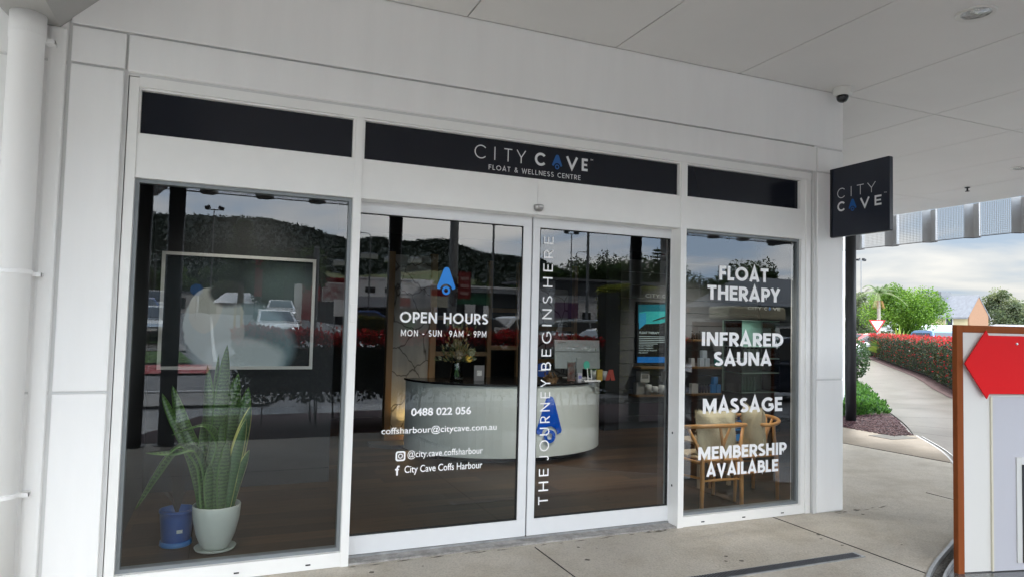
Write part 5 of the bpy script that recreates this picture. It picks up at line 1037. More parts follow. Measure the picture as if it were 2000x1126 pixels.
# ---- lamp poles
def lamp(x,y,z,h,lb,heads=2,r=.07,rz=0):
    t=thing('lamp_pole',lb,'lamp pole',(x,y,z),rz,'tall street and car park light poles'); MB().tube([(0,0,-.3),(0,0,h)],[r,r*.6],n=8).build('pole',mat('pole_grey',(.20,.21,.22),.5,metal=.4),t,world=False)
    if heads==2:
        MB().box(-.55,.55,-.04,.04,h-.05,h+.03).build('crossarm',MATS['pole_grey'],t,world=False)
        for s_ in (-1,1): mb=MB(); mb.obox((s_*.5,.0,h+.15),(.42,.34,.24),ry=s_*.35); mb.build('floodlight',black_paint,t,world=False,bevel=.02)
    elif heads==1:
        MB().tube([(0,0,h),(.2,0,h+.15),(.9,0,h+.22)],.035,n=6).build('arm',MATS['pole_grey'],t,world=False); mb=MB(); mb.obox((1.05,0,h+.2),(.6,.22,.10)); mb.build('lamp_head',mat('head_grey',(.35,.35,.36),.5),t,world=False,bevel=.02)
    return t
x,y,z=direct(1.197,60); lamp(x,y,z,10.2,'double headed light pole just right of the black post')
for s_,Yv,h,hd,lb in [(-.018,58,9.8,2,'double headed light pole reflected left of the framed picture middle'),(-.085,75,7.6,0,'slim light pole reflected beside the black post pair'),(.195,55,8.3,1,'single arm light pole reflected at the left edge of the open hours door'),(.529,55,9.8,2,'double headed light pole reflected right of the word HERE'),(.539,65,9.2,1,'slim single arm light pole reflected close to the double headed one'),
        (.644,60,9.8,1,'single arm light pole reflected above the clipped hedge'),(.39,36,9.5,0,'tall plain pole reflected right of the blue emblem'),(.353,70,6.2,0,'distant slim pole reflected between the emblem and the tall plain pole'),(.562,30,9.5,0,'thick dark pole reflected in the middle of the right door'),(.79,48,5.6,1,'curved arm lamp reflected at the left of the right window')]:
    x,y,z=refl(s_,Yv); lamp(x,y,z,h-z,lb,hd,.09 if Yv<40 else .07,rz=R(180) if hd==1 and s_<.5 else 0)
# galvanised power pole with red sign board
x,y,z=refl(.326,15.2); t=thing('power_pole','thick galvanised pole reflected beside the blue emblem on the door','pole',(x,y,z)); MB().tube([(0,0,0),(0,0,9)],[.115,.09],n=16).build('shaft',mat('pole_mottled',(.25,.26,.26),.6,var=.3,vscale=12),t,world=False)
x,y,z=refl(.345,15); t=thing('red_notice_board','small dark red notice board fixed beside the thick galvanised pole','sign',(x,y,z+2.0)); MB().box(-.15,.15,-.02,.02,.15,.78).build('board',mat('notice_red',(.22,.02,.02),.5),t,world=False); mb=MB()
for i in range(3): mb.box(-.10,.10,.021,.023,.25+i*.17,.32+i*.17)
mb.build('notice_lines',mat('notice_pale',(.5,.3,.28),.6),t,world=False); MB().box(-.2,-.15,-.01,.01,.4,.5).build('bracket',black_paint,t,world=False)
x,y,z=refl(.118,22); t=thing('steel_post','grey steel post with flat cap reflected right of the framed picture','post',(x,y,z)); MB().tube([(0,0,-.2),(0,0,3.75)],.09,n=12).build('shaft',MATS['pole_grey'],t,world=False); MB().box(-.06,.06,-.08,.08,3.75,3.8).build('cap',MATS['galvanised'],t,world=False); MB().box(-.32,-.12,-.05,.05,2.6,3.5).build('side_plate',black_paint,t,world=False)
# keep left sign (faces the shop)
x,y,z=refl(.408,14.2); t=thing('keep_left_sign','small white KEEP LEFT sign with black arrow reflected in the left door','road sign',(x,y,z)); MB().tube([(0,0,0),(0,0,1.5)],.025,n=8).build('pole',MATS['galvanised'],t,world=False); MB().box(-.16,.16,.03,.04,.75,1.52).build('plate',MATS['sign_white'],t,world=False)
mb=MB(); caps(mb,'KEEP',-.10,.10,1.40,1.46,.042,.2,.2,facing=1); caps(mb,'LEFT',-.10,.10,1.31,1.37,.042,.2,.2,facing=1); mb.build('lettering',black_paint,t,world=False,recalc=False)
mb=MB(); stroke(mb,[(-.09,1.22),(.07,.90)],.06,.042); mb.add([(.11,.042,.80),(-.03,.042,.90),(.11,.042,1.0)],[(0,1,2)]); mb.v=[v for v in mb.v]; mb.build('arrow',black_paint,t,world=False,recalc=False)
# bollards
for i,(s_,Yv) in enumerate([(.100,36),(.128,36),(.150,33),(.157,34),(.165,35),(.172,36)]):
    x,y,z=refl(s_,Yv); lb=['orange red bollard standing alone nearest the white car','orange red bollard standing alone beside the grey steel post','first of the close row of four red bollards','second of the close row of four red bollards','third of the close row of four red bollards','last of the close row of four red bollards'][i]
    t=thing('bollard',lb,'bollard',(x,y,z),group='orange red flexible bollards on the reflected road'); MB().lathe([(.10,0),(.10,.04),(.045,.05),(.045,.75),(.02,.78)],n=12).build('body',mat('bollard_red',(.5,.06,.03),.5),t,world=False); MB().lathe([(.047,.55),(.047,.65)],n=12).build('reflective_band',vinyl,t,world=False)
# ---- red paving, verges, kerbs on the left of the reflected street
redpave=mat('red_paving',(.38,.06,.06),.7,var=.15,vscale=2)
patch('red_paving',[(-9,-15.0),(-.35,-15.3),(-.25,-18.2),(-9,-17.4)],redpave,.05)
patch('grass_verge',[(-9,-18.3),(-.8,-18.6),(-1.4,-22.5),(-9,-22.0)],grassm,.05); patch('grass_verge',[(-12,-26),(-1.7,-26),(-2.6,-37),(-14,-37)],grassm,.07); patch('footpath',[(-12,-22.3),(-1.2,-22.8),(-1.4,-25.6),(-12,-25.6)],path_conc,.05); patch('red_paving',[(-12,-37.2),(-2.6,-37.2),(-2.8,-39.5),(-12,-39.5)],redpave,.09); patch('grass_verge',[(-20,-40),(-2.9,-40),(-3.6,-56),(-20,-56)],grassm,.11)
patch('footpath',[(-9,-8.6),(.8,-8.6),(1.4,-10.6),(-9,-10.6)],path_conc,.05)
patch('grass_verge',[(8,-14),(30,-16),(32,-19),(9,-18)],grassm,.04); patch('grass_verge',[(20,-20),(44,-26),(44,-32),(22,-26)],grassm,.06)
lm=mat('line_paint',(.62,.62,.60),.6)
mb=MB()
for (a,b,wd) in [((-.2,-19),(-.9,-50),.14),((5.6,-20),(7.0,-48),.14),((2.2,-11),(26,-12.5),.12),((-6,-11.2),(1.5,-11.2),.14)]:
    a=Vector(a);b=Vector(b);n=20;nv=Vector((-(b-a).y,(b-a).x)).normalized()*wd/2
    for i in range(n):
        p=a.lerp(b,i/n);q=a.lerp(b,(i+1)/n); mb.add([(*(p+nv),terrain(*p)+.03),(*(q+nv),terrain(*q)+.03),(*(q-nv),terrain(*q)+.03),(*(p-nv),terrain(*p)+.03)],[(0,1,2,3)])
tag(mb.build('road_marking',lm,recalc=False),kind='structure')
# ---- cars
cglass=mat('car_glass',(.012,.015,.018),.06,spec=.8); tyre=mat('tyre',(.015,.015,.015),.85); rimm=mat('rim',(.4,.41,.42),.3,metal=.8); trimm=mat('car_trim',(.02,.02,.022),.5)
headl=mat('headlight_lit',(.9,.93,.95),.1,emit=((.9,.95,1),4)); headoff=mat('headlight_glass',(.6,.62,.64),.1,metal=.3); taill=mat('tail_light',(.4,.01,.01),.2)
def paint(n,c,metal=.2): return mat('paint_'+n,c,.25,metal=metal,coat=.6)
def car(kind,paintm,lb,loc,rz,lit=False):
    # local: nose towards +X
    L_,W,H,belt,clr={'sedan':(4.6,.90,1.45,.92,.20),'hatch':(4.1,.87,1.48,.94,.2),'suv':(4.7,.94,1.75,1.08,.26),'ute':(5.2,.94,1.78,1.10,.3)}[kind]
    a=L_/2; t=thing('parked_car' if not lit else 'moving_car',lb,'car',loc,rz)
    low=[(-a,.45),(-a+.02,belt-.08),(-a+.12,belt),(a-1.35,belt),(a-.75,belt-.07),(a-.25,belt-.20),(a-.03,belt-.33),(a,.45),(a-.1,clr),(-a+.1,clr)]
    mb=MB(); sl_=[(-1,.93,.06),(-.93,.985,.01),(0,1,0),(.93,.985,.01),(1,.93,.06)]; n=len(low); vs=[]
    for (q,sx,dz) in sl_:
        for (x_,z_) in low: vs.append((x_*sx if abs(x_)>a*.6 else x_, q*W, z_+(dz if z_<.5 else -dz)))
    fs=[(k_*n+i,k_*n+(i+1)%n,(k_+1)*n+(i+1)%n,(k_+1)*n+i) for k_ in range(4) for i in range(n)]+[tuple(range(n)),tuple(4*n+i for i in range(n-1,-1,-1))]
    mb.add(vs,fs)
    if kind=='sedan': gh=[(-a+.55,belt-.02),(-a+1.25,H-.04),(-a+1.7,H),(a-2.2,H),(a-1.9,H-.05),(a-1.05,belt-.03)]
    elif kind=='ute': gh=[(-.35,belt-.02),(-.25,H-.05),(-.05,H),(a-2.2,H),(a-1.95,H-.05),(a-1.2,belt-.03)]
    else: gh=[(-a+.12,belt-.02),(-a+.35,H-.10),(-a+.6,H-.02),(-a+1.4,H),(a-2.15,H),(a-1.9,H-.05),(a-1.1,belt-.03)]
    vs=[];m_=len(gh)
    for q in (-1,1):
        for (x_,z_) in gh: vs.append((x_,q*(W*.95-(z_-belt)*.32),z_))
    mb.add(vs,[(i,(i+1)%m_,m_+(i+1)%m_,m_+i) for i in range(m_)]+[tuple(range(m_)),tuple(m_+i for i in range(m_-1,-1,-1))])
    mb.build('body',paintm,t,world=False,bevel=.03)
    def wq(x_,z_,q,off=.012): return (x_,q*(W*.95-(z_-belt)*.32+off),z_)
    r0,r1=gh[1][0]+.12,gh[-2][0]-.05; zt=H-.12; f0,f1=gh[0][0]+.3,gh[-1][0]-.28
    for q,nm in ((-1,'side_window'),(1,'side_window')):
        mid=(f0+f1)/2-.05
        for (xa,xb,xc,xd) in ((f0,mid-.03,mid-.03,r0+.05),(mid+.03,f1,r1-.12,mid+.03)):
            mb=MB(); mb.add([wq(xa,belt+.03,q),wq(xb,belt+.03,q),wq(xc,zt,q),wq(xd,zt,q)],[(0,1,2,3)]); mb.build(nm,cglass,t,world=False,recalc=False)
    (xa,za),(xb,zb_)=gh[-1],gh[-2]; mb=MB()
    def fr_(u,off): return (lerp(xa,xb,u)+off, lerp(za,zb_,u)+.01)
    p0=fr_(.12,.02);p1=fr_(.93,.02); mb.add([(p0[0],-W*.80,p0[1]),(p0[0],W*.80,p0[1]),(p1[0],W*.68,p1[1]),(p1[0],-W*.68,p1[1])],[(0,1,2,3)]); mb.build('windscreen',cglass,t,world=False,recalc=False)
    (xa,za),(xb,zb_)=gh[0],gh[1]; p0=(lerp(xa,xb,.15)-.02,lerp(za,zb_,.15));p1=(lerp(xa,xb,.9)-.02,lerp(za,zb_,.9)); mb=MB(); mb.add([(p0[0],-W*.76,p0[1]),(p0[0],W*.76,p0[1]),(p1[0],W*.66,p1[1]),(p1[0],-W*.66,p1[1])],[(0,1,2,3)]); mb.build('rear_window',cglass,t,world=False,recalc=False)
    wr=.33 if kind in('sedan','hatch') else .37
    for x_ in (-a+.85,a-.9):
        for q in (-1,1):
            mb=MB(); mb.lathe([(wr*.6,-.11),(wr,-.09),(wr,.09),(wr*.6,.11)],n=20); mb.v=[(v[0]+x_,q*(W-.09)+v[2],v[1]+wr) for v in mb.v]; wh=mb.build('wheel',tyre,t,world=False)
            mb=MB(); mb.lathe([(wr*.62,.10),(wr*.5,.09),(0,.115)] if q>0 else [(wr*.62,-.10),(wr*.5,-.09),(0,-.115)],n=10); mb.v=[(v[0]+x_,q*(W-.09)+v[2]*1.05,v[1]+wr) for v in mb.v]; mb.build('rim',rimm,wh,world=False)
    for q in (-1,1):
        mb=MB(); mb.obox((a-.16,q*W*.74,belt-.30),(.14,.34,.13),rz=-q*.25); mb.build('headlight',headl if lit else headoff,t,world=False,bevel=.02)
        mb=MB(); mb.obox((-a+.05,q*W*.80,belt-.16),(.10,.24,.20)); mb.build('tail_light',taill,t,world=False,bevel=.01)
        mb=MB(); mb.obox((a-1.75,q*(W+.10),belt+.02),(.12,.16,.12)); mb.build('mirror',paintm,t,world=False,bevel=.02)
    mb=MB(); mb.box(a-.03,a+.005,-W*.55,W*.55,clr+.06,clr+.22); mb.build('grille',trimm,t,world=False)
    MB().box(a,a+.012,-.19,.19,clr+.24,clr+.34).build('number_plate',vinyl,t,world=False)
    return t
pw_=paint('white',(.72,.73,.74),0); pd=paint('charcoal',(.035,.038,.045)); ps=paint('silver',(.35,.38,.40),.5); pb=paint('blue',(.02,.07,.28)); pn=paint('navy',(.008,.014,.04)); pr_=paint('red',(.35,.02,.02))
def rcar(kind,pm_,lb,s_,Yv,ang,lit=False): x,y,z=refl(s_,Yv); return car(kind,pm_,lb,(x,y,z),R(ang),lit)
rcar('sedan',pw_,'white sedan with headlights on, the nearer one in the framed picture reflection',.064,33,86,True)
rcar('sedan',pw_,'white sedan with headlights on, the farther one in the framed picture reflection',.072,47,92,True)
rcar('suv',pd,'charcoal car with red tail light reflected beside the KEEP LEFT sign',.372,20.5,15)
rcar('ute',pw_,'white pickup reflected behind the charcoal car',.435,27,170)
rcar('hatch',pw_,'white hatchback reflected right of the galvanised pole',.33,44,10); rcar('hatch',pb,'blue car reflected above the street hedge',.205,52,5)
rcar('hatch',ps,'silver hatchback reflected left of the word BEGINS',.497,36,8); rcar('suv',ps,'silver four wheel drive reflected beside the thick dark pole',.585,29,20); rcar('sedan',pw_,'white sedan reflected low in front of the silver four wheel drive',.60,23,170)
rcar('hatch',pb,'blue hatchback reflected beside the black post pair',-.10,42,75); rcar('hatch',ps,'silver hatchback reflected left behind the black post pair',-.092,33,80); rcar('suv',pd,'dark four wheel drive reflected beyond the blue hatchback',-.082,52,75)
rcar('sedan',pn,'dark navy car reflected low in the right window',.98,12.5,200)
# pickup with canopy and roof racks
x,y,z=refl(.955,21); ut=car('ute',pw_,'white pickup carrying a pale box canopy and roof load, reflected in the right window',(x,y,z),R(8))
MB().box(-2.5,-.4,-.92,.92,1.05,1.85).build('canopy',mat('canopy_dark',(.03,.03,.035),.5),ut,world=False,bevel=.03); MB().box(-2.3,.2,-.75,.75,1.95,2.45).build('roof_load',mat('canvas_cream',(.5,.46,.33),.8,var=.15,vscale=3),ut,world=False,bevel=.08); MB().box(-2.4,.6,-.8,.8,1.87,1.92).build('roof_rack',trimm,ut,world=False)
MB().box(-.9,-.45,.925,.94,1.3,1.6).build('red_sticker',taill,ut,world=False)
# directly visible cars beyond the hedge
def dcar(kind,pm_,lb,s_,Yd,ang): x,y,z=direct(s_,Yd); return car(kind,pm_,lb,(x,y,z),R(ang))
dcar('hatch',pr_,'red car just right of the black post beyond the hedge',1.20,33,150); dcar('sedan',pw_,'white sedan behind the give way sign',1.255,32,160); dcar('suv',paint('sky',(.10,.22,.42)),'light blue car with pale windscreen beside the brown framed board',1.452,20.5,235)
dcar('suv',pw_,'white four wheel drive parked in front of the boundary hedge',1.36,38,20)
x,y,z=direct(1.40,39.5); t=thing('caravan','white caravan parked beyond the hedge','caravan',(x,y,z),R(-35)); MB().box(-3,3,-1.1,1.1,.4,2.3).build('body',pw_,t,world=False,bevel=.2); mb=MB(); mb.box(-.9,.4,-1.13,-1.1,1.2,1.8); mb.build('window',cglass,t,world=False)
for x_ in (-.5,.5): 
    mb=MB(); mb.lathe([(.33,-.1),(.33,.1)],n=16); mb.v=[(v[0]+x_,-1.05+v[2],v[1]+.33) for v in mb.v]; mb.build('wheel',tyre,t,world=False)
# power pole with wires, right
x,y,z=direct(1.745,62); t=thing('utility_pole','wooden utility pole with cross arm above the red arrow','pole',(x,y,z)); MB().tube([(0,0,0),(0,0,7.2)],[.16,.12],n=8).build('pole',mat('pole_wood',(.36,.34,.30),.8),t,world=False); MB().obox((0,0,6.4),(2.2,.1,.1),rz=R(-50)).build('cross_arm',MATS['pole_wood'],t,world=False)
MB().tube([(0,0,2.5),(3.0,-3.0,5.0)],.06,n=6).build('brace',MATS['pole_wood'],t,world=False)
mb=MB()
for dz in (0,.5): 
    P_=[(x-40*(i/12)+0*i, y+22*(i/12), z+5.9+dz*.6-1.4*math.sin(math.pi*i/12)) for i in range(13)]; mb.tube(P_,.015,n=4); P_=[(x+40*(i/12), y-38*(i/12), z+5.9+dz*.6-1.2*math.sin(math.pi*i/12)) for i in range(13)]; mb.tube(P_,.015,n=4)
tag(mb.build('power_wires',black_paint),'thin overhead wires running from the wooden utility pole','wires')
# ---- reflected buildings
wc=mat('commercial_white',(.78,.78,.78),.6,var=.05); dgl=mat('shop_dark_glass',(.03,.035,.035),.2); redw=mat('red_cladding',(.32,.012,.015),.5,var=.08,vscale=1); dkw=mat('dark_cladding',(.03,.033,.04),.5)
def rb(s0,s1,Yv,ztop,zoff=0):
    x0,x1=s0*Yv,s1*Yv; y=-(Yv-4.66); z=terrain((x0+x1)/2,y); return (x0+x1)/2,x1-x0,y,z,ztop-z
def rbuild(name,lb,s0,s1,Yv,zp,m,wins=(),depth=8,**kw):
    x,w_,y,z,h=rb(s0,s1,Yv,1.58+zp*Yv); return simple_building(name,lb,(x,y-depth/2,z),w_,depth,h,m,0,cat='building',wins=wins,**kw),w_,h,depth
t,w_,h,d_=rbuild('restaurant_building','red walled takeaway restaurant with dark lower storey reflected right of the framed picture',.098,.176,62,.0545,redw,roof_m=redw)
MB().box(-w_/2-.02,w_/2+.02,d_/2,d_/2+.08,-1,h*.50).build('lower_storey',dkw,t,world=False); MB().box(-.6,1.5,d_/2+.08,d_/2+.14,h-1.95,h-.25).build('sign_panel',wc,t,world=False); MB().box(-.5,1.4,d_/2+.14,d_/2+.16,h-1.85,h-.35).build('sign_face',mat('sign_face_red',(.3,.02,.02),.5,var=.3,col2=(.6,.6,.6),vscale=2),t,world=False); MB().box(-w_/2,-w_/2+1.2,d_/2,d_/2+.5,0,h+1.6).build('red_pylon',redw,t,world=False)
for i in range(3): MB().box(-1.8+i*1.6,-.7+i*1.6,d_/2+.08,d_/2+.1,.5,1.9).build('window',dgl,t,world=False)
t,w_,h,d_=rbuild('commercial_building','long white commercial building with pale awning reflected above OPEN HOURS',.176,.292,75,.0585,wc,roof_m=wc)
MB().box(-w_/2,w_/2,d_/2,d_/2+.05,-1,h-3.2).build('shop_glazing',dgl,t,world=False); MB().box(-w_/2,w_/2,d_/2,d_/2+2.0,h-3.1,h-2.0).build('awning_fascia',mat('fascia_pale',(.42,.46,.52),.6),t,world=False)
for i in range(4): MB().box(-w_/2+1+i*2.2,-w_/2+2.1+i*2.2,d_/2,d_/2+.05,h-1.5,h-.9).build('window',dgl,t,world=False)
mb=MB(); mb.box(-.2,2.6,d_/2+.05,d_/2+.12,h-1.5,h-.6); mb.build('sign_panel',vinyl,t,world=False)
t,w_,h,d_=rbuild('green_fronted_building','long low green fronted building with white roof edge reflected right of the blue emblem',.30,.475,70,.052,wc,roof_m=vinyl,par=.8)
MB().box(-w_/2,w_/2,d_/2,d_/2+.1,-1,h-.5).build('shop_glazing',dgl,t,world=False); MB().box(-w_/2+1,w_/2-6,d_/2+.1,d_/2+.2,h-1.8,h-.6).build('green_fascia',mat('fascia_green',(.02,.12,.06),.5),t,world=False); MB().box(-w_/2+3,-w_/2+4.2,d_/2+.1,d_/2+.3,-1,h-1.8).build('white_pillar',wc,t,world=False)
t,w_,h,d_=rbuild('office_building','white walled office with wide grey eaves and small windows reflected behind the silver cars',.50,.70,52,.070,wc,par=1.2,wins=[])
MB().box(-w_/2,w_/2,d_/2,d_/2+.1,h-1.2,h).build('grey_upper_wall',mat('grey_clad',(.2,.205,.21),.6),t,world=False)
for i in range(5):
    f_=MB().box(-w_/2+2.6+i*1.5,-w_/2+3.6+i*1.5,d_/2+.0,d_/2+.06,.9,2.3).build('window',vinyl,t,world=False); 
    for j in range(2): MB().box(-w_/2+2.67+i*1.5+j*.46,-w_/2+3.07+i*1.5+j*.46,d_/2+.06,d_/2+.08,.98,2.22).build('pane',dgl,f_,world=False)
MB().box(-w_/2,-w_/2+2.2,d_/2+.1,d_/2+.2,1.7,3.0).build('purple_sign',mat('purple',(.12,.05,.14),.5),t,world=False)
t,w_,h,d_=rbuild('grey_roofed_building','building with large sloping grey roof reflected in the upper right window',.93,1.16,38,.045,mat('mid_grey_wall',(.16,.17,.18),.7),gable=2.3,roof_m=mat('roof_slate_grey',(.10,.11,.125),.6))
t,w_,h,d_=rbuild('white_shed','low white block building reflected at the left of the right window',.755,.85,42,.02,wc)
t,w_,h,d_=rbuild('brick_building','low orange brown building reflected left of FLOAT THERAPY',.80,.92,60,.04,mat('far_brick',(.22,.10,.05),.8))
t,w_,h,d_=rbuild('white_hall','white hall with black sign band reflected right of the black post pair',-.09,-.035,80,.028,wc); MB().box(-w_/2+.2,w_/2-1,d_/2,d_/2+.1,h-1.6,h-.5).build('sign_band',black_paint,t,world=False)
t,w_,h,d_=rbuild('shade_structure','pale shade structure reflected in the framed picture',-.01,.045,85,.018,wc,gable=1.2,roof_m=vinyl)
def board(s_,Yv,w_,z0,z1,m,lb,m2=None):
    x,y,z=refl(s_,Yv); t=thing('sign_board',lb,'sign',(x,y,z)); MB().box(-w_/2,w_/2,-.05,.05,z0,z1).build('board',m,t,world=False); 
    if m2: MB().box(-w_/2,w_/2,-.06,.06,z1,z1+.35).build('top_band',m2,t,world=False)
    for q in (-1,1): MB().box(q*w_*.42-.04,q*w_*.42+.04,-.04,.04,-.2,z0).build('leg',MATS['pole_grey'],t,world=False)
board(.31,38,1.5,2.05,2.7,mat('board_cream',(.55,.52,.42),.6),'cream sign board with red top band reflected under the blue emblem',redw); board(.272,36,1.4,.1,1.6,mat('board_green',(.02,.14,.05),.5),'dark green board reflected behind the word HOURS'); board(.245,40,1.0,1.9,2.4,redw,'red banner board reflected right of the black post')
board(.38,44,.35,.4,2.4,vinyl,'narrow white upright sign reflected right of the galvanised pole'); board(.095,48,.5,.2,2.6,vinyl,'white feather style banner reflected at the right edge of the framed picture'); board(.152,42,.6,.9,1.9,vinyl,'white square road sign reflected below the red restaurant'); board(.042,52,.5,1.6,4.2,redw,'tall red banner reflected in the middle of the framed picture')
x,y,z=refl(.018,34); t=thing('yellow_marker_post','pair of yellow marker posts reflected in the framed picture','marker',(x,y,z)); 
for q in (-.14,.14): MB().box(q-.05,q+.05,-.05,.05,0,1.5).build('post',mat('marker_yellow',(.55,.36,.02),.5),t,world=False)
x,y,z=refl(-.035,48); t=thing('blue_round_sign','round blue road sign reflected right of the black post pair','road sign',(x,y,z)); mb=MB(); mb.lathe([(.38,-.02),(.38,.02)],n=20); mb.v=[(v[0],v[2],v[1]+1.9) for v in mb.v]; mb.build('disc',mat('sign_blue',(.02,.20,.6),.4),t,world=False); MB().tube([(0,-.05,0),(0,-.05,2)],.03,n=6).build('pole',MATS['galvanised'],t,world=False)
# ---- reflected trees
lst=[(-.11,95,tD,1.0),(-.06,110,tB,1.1),(-.02,120,tD,1.0),(.01,95,tD,.85),(.035,100,tB,.9),(.055,85,tD,.95),(.08,80,tD,.85),(.10,95,tB,.9),(.13,110,tD,.8),(.16,120,tB,.8),(.19,115,tD,1.05),(.22,105,tB,.9),(.25,120,tD,1.0),(.285,100,tD,.9),(.32,115,tB,.95),(.36,110,tD,1.05),(.40,118,tB,1.0),(.44,105,tD,1.05),(.475,98,tB,.95),(.51,105,tD,1.05),(.545,100,tD,1.1),(.58,105,tD,1.15),(.615,98,tD,1.18),(.65,92,tD,1.08),(.685,95,tD,1.10),(.72,90,tD,1.0),(.76,85,tD,.85),(.80,88,tB,.85),(.845,80,tD,.85),(.89,70,tD,.90),(.93,66,tD,.88),(.98,72,tD,.75)]
for i,(s_,Yv,pr,q) in enumerate(lst):
    x,y,z=refl(s_,Yv); w_=['behind the black post pair','above the framed picture','above the red restaurant','above the white commercial building','above the green fronted building','above the white office','above the clipped hedge','in the right window'][min(7,i*8//len(lst))]
    if s_<.46: q*=.70
    tree(pr,x,y,z-.3,'reflected %s tree %s, %s of its clump'%('dark' if pr is tD else 'mid green',w_,['one','two','three','four','five'][i%4 if i<20 else i%4]),q,group='line of trees behind the reflected buildings')
x,y,z=refl(.083,52); t=thing('tree','dark slim trunked tree reflected beside the white sedans','tree',(x,y,z)); MB().tube([(0,0,-.3),(.05,0,3),(0,0,5.2)],[.5,.42,.3],n=10).build('trunk',bark,t,world=False); crown_mesh([((rnd.uniform(-2,2),rnd.uniform(-1.5,1.5),rnd.uniform(2.9,4.4)),rnd.uniform(.6,1.0)) for i in range(14)],220,.3,L_dark,t)
# pines
def norfolk(x,y,z,h,lb):
    t=thing('norfolk_pine',lb,'tree',(x,y,z)); MB().tube([(0,0,0),(0,0,h)],[.3,.04],n=8).build('trunk',bark,t,world=False); mb=MB()
    for k_ in range(16):
        zz=h*(.35+.64*k_/16); l_=(h-zz)*.30+.35
        for q in range(7):
            a=2*math.pi*q/7+k_*.5
            for i in range(10):
                u=(i+.5)/10; c=Vector((math.cos(a)*l_*u,math.sin(a)*l_*u,zz+l_*(.25*u*u)))
                for _ in range(4): addleaf(mb,c,.32,.05,Vector((rnd.gauss(0,1),rnd.gauss(0,1),rnd.uniform(-.2,.6))).normalized(),rnd.randrange(3))
    mb.build('crown',L_dark,t,world=False,recalc=False)
x,y,z=refl(.700,88); norfolk(x,y,z,13.3,'norfolk pine standing above the trees reflected left of the right window'); x,y,z=refl(.02,62); norfolk(x,y,z,8.2,'dark conifer reflected in the upper left of the framed picture')
# ---- hills behind the street (reflected)
ridge=[(-1.2,.05),(-.6,.09),(-.3,.118),(-.12,.128),(-.067,.1317),(-.01,.133),(.048,.1358),(.076,.1308),(.111,.1269),(.132,.119),(.169,.1126),(.206,.1213),(.229,.1168),(.253,.1169),(.285,.1222),(.305,.1252),(.334,.1161),(.377,.1068),(.439,.1049),(.471,.104),(.52,.085),(.6,.07),(.8,.062),(1.2,.055),(2.0,.03)]
forest=mat('forest',(.011,.021,.011),.95,var=.6,vscale=.022,bump=1,bscale=.08); field=mat('hill_field',(.10,.15,.03),.95,var=.35,vscale=.012,col2=(.15,.13,.055))
mb=MB(); ns,nr=220,42; RR=[420+ (1500-420)*(j/nr) for j in range(nr+1)]+[1700]
nz=random.Random(3); rx=[r_[0] for r_ in ridge]; ry=[r_[1] for r_ in ridge]
grid=[]
for j,Yv in enumerate(RR):
    u=min(1,j/nr)
    for i in range(ns+1):
        s_=-1.2+3.2*i/ns; top=interp(s_,rx,ry)
        prof=u**1.15 if u<.999 else 1
        e_=top*(.30+.70*prof)*(1+.06*math.sin(9*s_+6*u)*(1-u)*u*4)
        z=1.58+e_*Yv if j else -2
        if 0<j<=nr: z+=nz.uniform(-1.2,1.2)*(.5+u)
        if j==nr+1: z=interp(s_,rx,ry)*1500*.8
        grid.append((s_*Yv,-(Yv-4.66),z))
mb.v=grid
for j in range(len(RR)-1):
    for i in range(ns):
        s_=-1.2+3.2*i/ns; u=j/nr; a=j*(ns+1)+i; mb.f.append((a,a+1,a+ns+2,a+ns+1))
        edge_=.5+.06*math.sin(31*s_)+.05*math.sin(17*s_+1)
        mb.mi.append(1 if (.10<s_<.36 and .16<u<edge_) or (s_<.10 and s_>-.05 and .1<u<.2) else 0)
tag(mb.build('hills',[forest,field],smooth=True,recalc=False),kind='structure')
# canopy texture on the ridge: individual far crowns read as one wood
mb=MB()
for i in range(21000):
    s_=rnd.uniform(-.30,.62); u=rnd.random()**.7; Yv=420+1080*u; e_=interp(s_,rx,ry)*(.30+.70*u**1.15)*(1+.06*math.sin(9*s_+6*u)*(1-u)*u*4)
    if .10<s_<.36 and .16<u<.5+.06*math.sin(31*s_)+.05*math.sin(17*s_+1): continue
    c=Vector((s_*Yv,-(Yv-4.66),1.58+e_*Yv)); r_=rnd.uniform(2.2,4.4)*(.7+.5*u)
    for q in range(3): 
        d=Vector((rnd.gauss(0,1),rnd.gauss(0,1),rnd.gauss(.4,1))).normalized(); addleaf(mb,c+d*r_*.3,r_,r_*.45,d,rnd.randrange(3))
tag(mb.build('hill_forest',[mat('forest_a',(.009,.018,.010),.95,spec=.1),mat('forest_b',(.012,.023,.012),.95,spec=.1),mat('forest_c',(.016,.029,.014),.95,spec=.1)],recalc=False),kind='stuff')
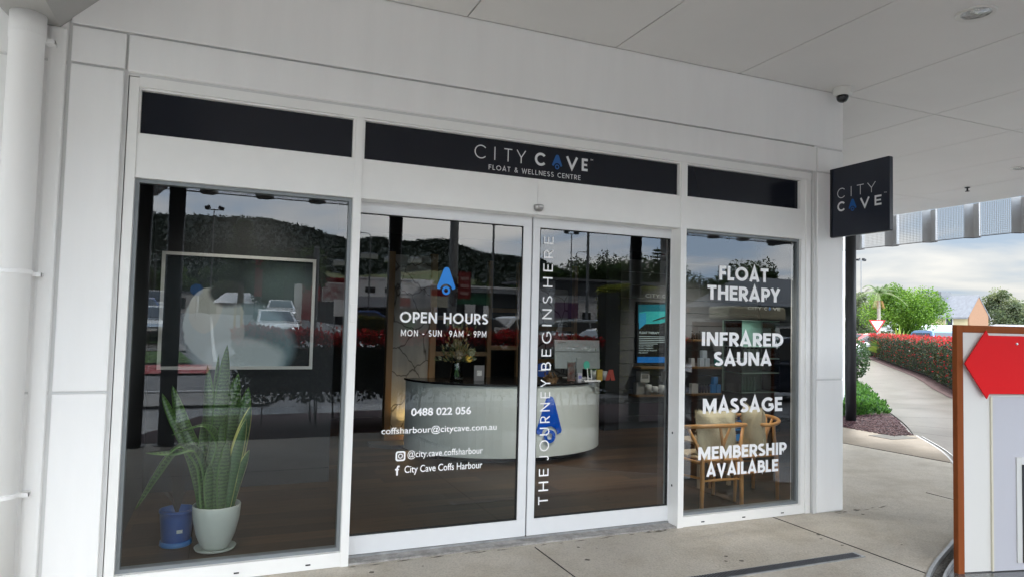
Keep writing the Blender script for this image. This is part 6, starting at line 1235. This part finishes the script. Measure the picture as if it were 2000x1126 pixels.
for i,(s_,zp,w_) in enumerate([(.193,.0955,22),(.222,.092,10),(.262,.093,16),(.150,.083,14),(-.03,.080,24)]):
    Yv=900; x=s_*Yv; y=-(Yv-4.66); z=1.58+zp*Yv-6; t=simple_building('hill_house','pale house on the reflected hillside, %s'%['left above the street hedge','small one right of the leftmost','in the middle of the open field','left of the doors by the post','above the framed picture'][i],(x,y,z),w_,10,5,mat('far_house_white',(.5,.52,.54),.7),0,gable=2,cat='house')
# ============================================================ BROWN FRAMED BOARD
t=thing('notice_board_stand','brown framed standing board with a red arrow pointing left, at the right edge','sign board',(4.676,-1.36,.005),R(-12))
board_root=t
bw=mat('board_wood',(.24,.065,.018),.8,spec=.2,var=.15,vscale=6,stretch=(1,1,.2)); W_=1.7; H_=1.945
mb=MB(); mb.box(0,.060,-.03,.02,-.08,H_); mb.build('frame_post',bw,t,world=False,bevel=.004); mb=MB(); mb.box(W_-.060,W_,-.03,.02,-.08,H_); mb.build('frame_post',bw,t,world=False,bevel=.004); MB().box(.060,W_-.060,-.028,.018,H_-.06,H_).build('frame_rail',bw,t,world=False,bevel=.004)
MB().box(.060,W_-.060,-.02,.01,-.06,H_-.06).build('panel',mat('panel_grey',(.66,.65,.62),.6),t,world=False)
MB().box(.32,.335,-.035,-.02,-.06,1.36).build('panel_edge',mat('edge_cream',(.62,.58,.46),.5),t,world=False); MB().box(.335,W_-.075,-.030,-.0205,-.06,1.36).build('poster_board',mat('poster_grey',(.48,.48,.52),.5),t,world=False)
MB().box(.56,1.4,-.04,-.03,-.0,.86).build('notice_frame',mat('edge_white',(.6,.6,.58),.5),t,world=False); MB().box(.61,1.35,-.046,-.04,-.0,.80).build('notice_sheet',black_paint,t,world=False)
A_=[(.045,1.62),(.27,1.90),(.27,1.80),(1.5,1.80),(1.5,1.42),(.27,1.42),(.31,1.34)]
A_=[(.045,1.63),(.255,1.905),(.275,1.865),(1.55,1.865),(1.55,1.385),(.275,1.385),(.255,1.345)]
mb=MB(); mb.prism(A_,-.062,-.05,axis='y'); board_root.scale=(.84,.84,.84); mb.build('red_arrow',mat('arrow_red',(.68,.003,.007),.6,spec=.2),t,world=False); mb=MB(); mb.lathe([(.012,0),(.010,.006),(0,.008)],n=12); mb.v=[(v[0]+.55,-.062-v[2],v[1]+1.80) for v in mb.v]; mb.build('screw_head',MATS['galvanised'],t,world=False)
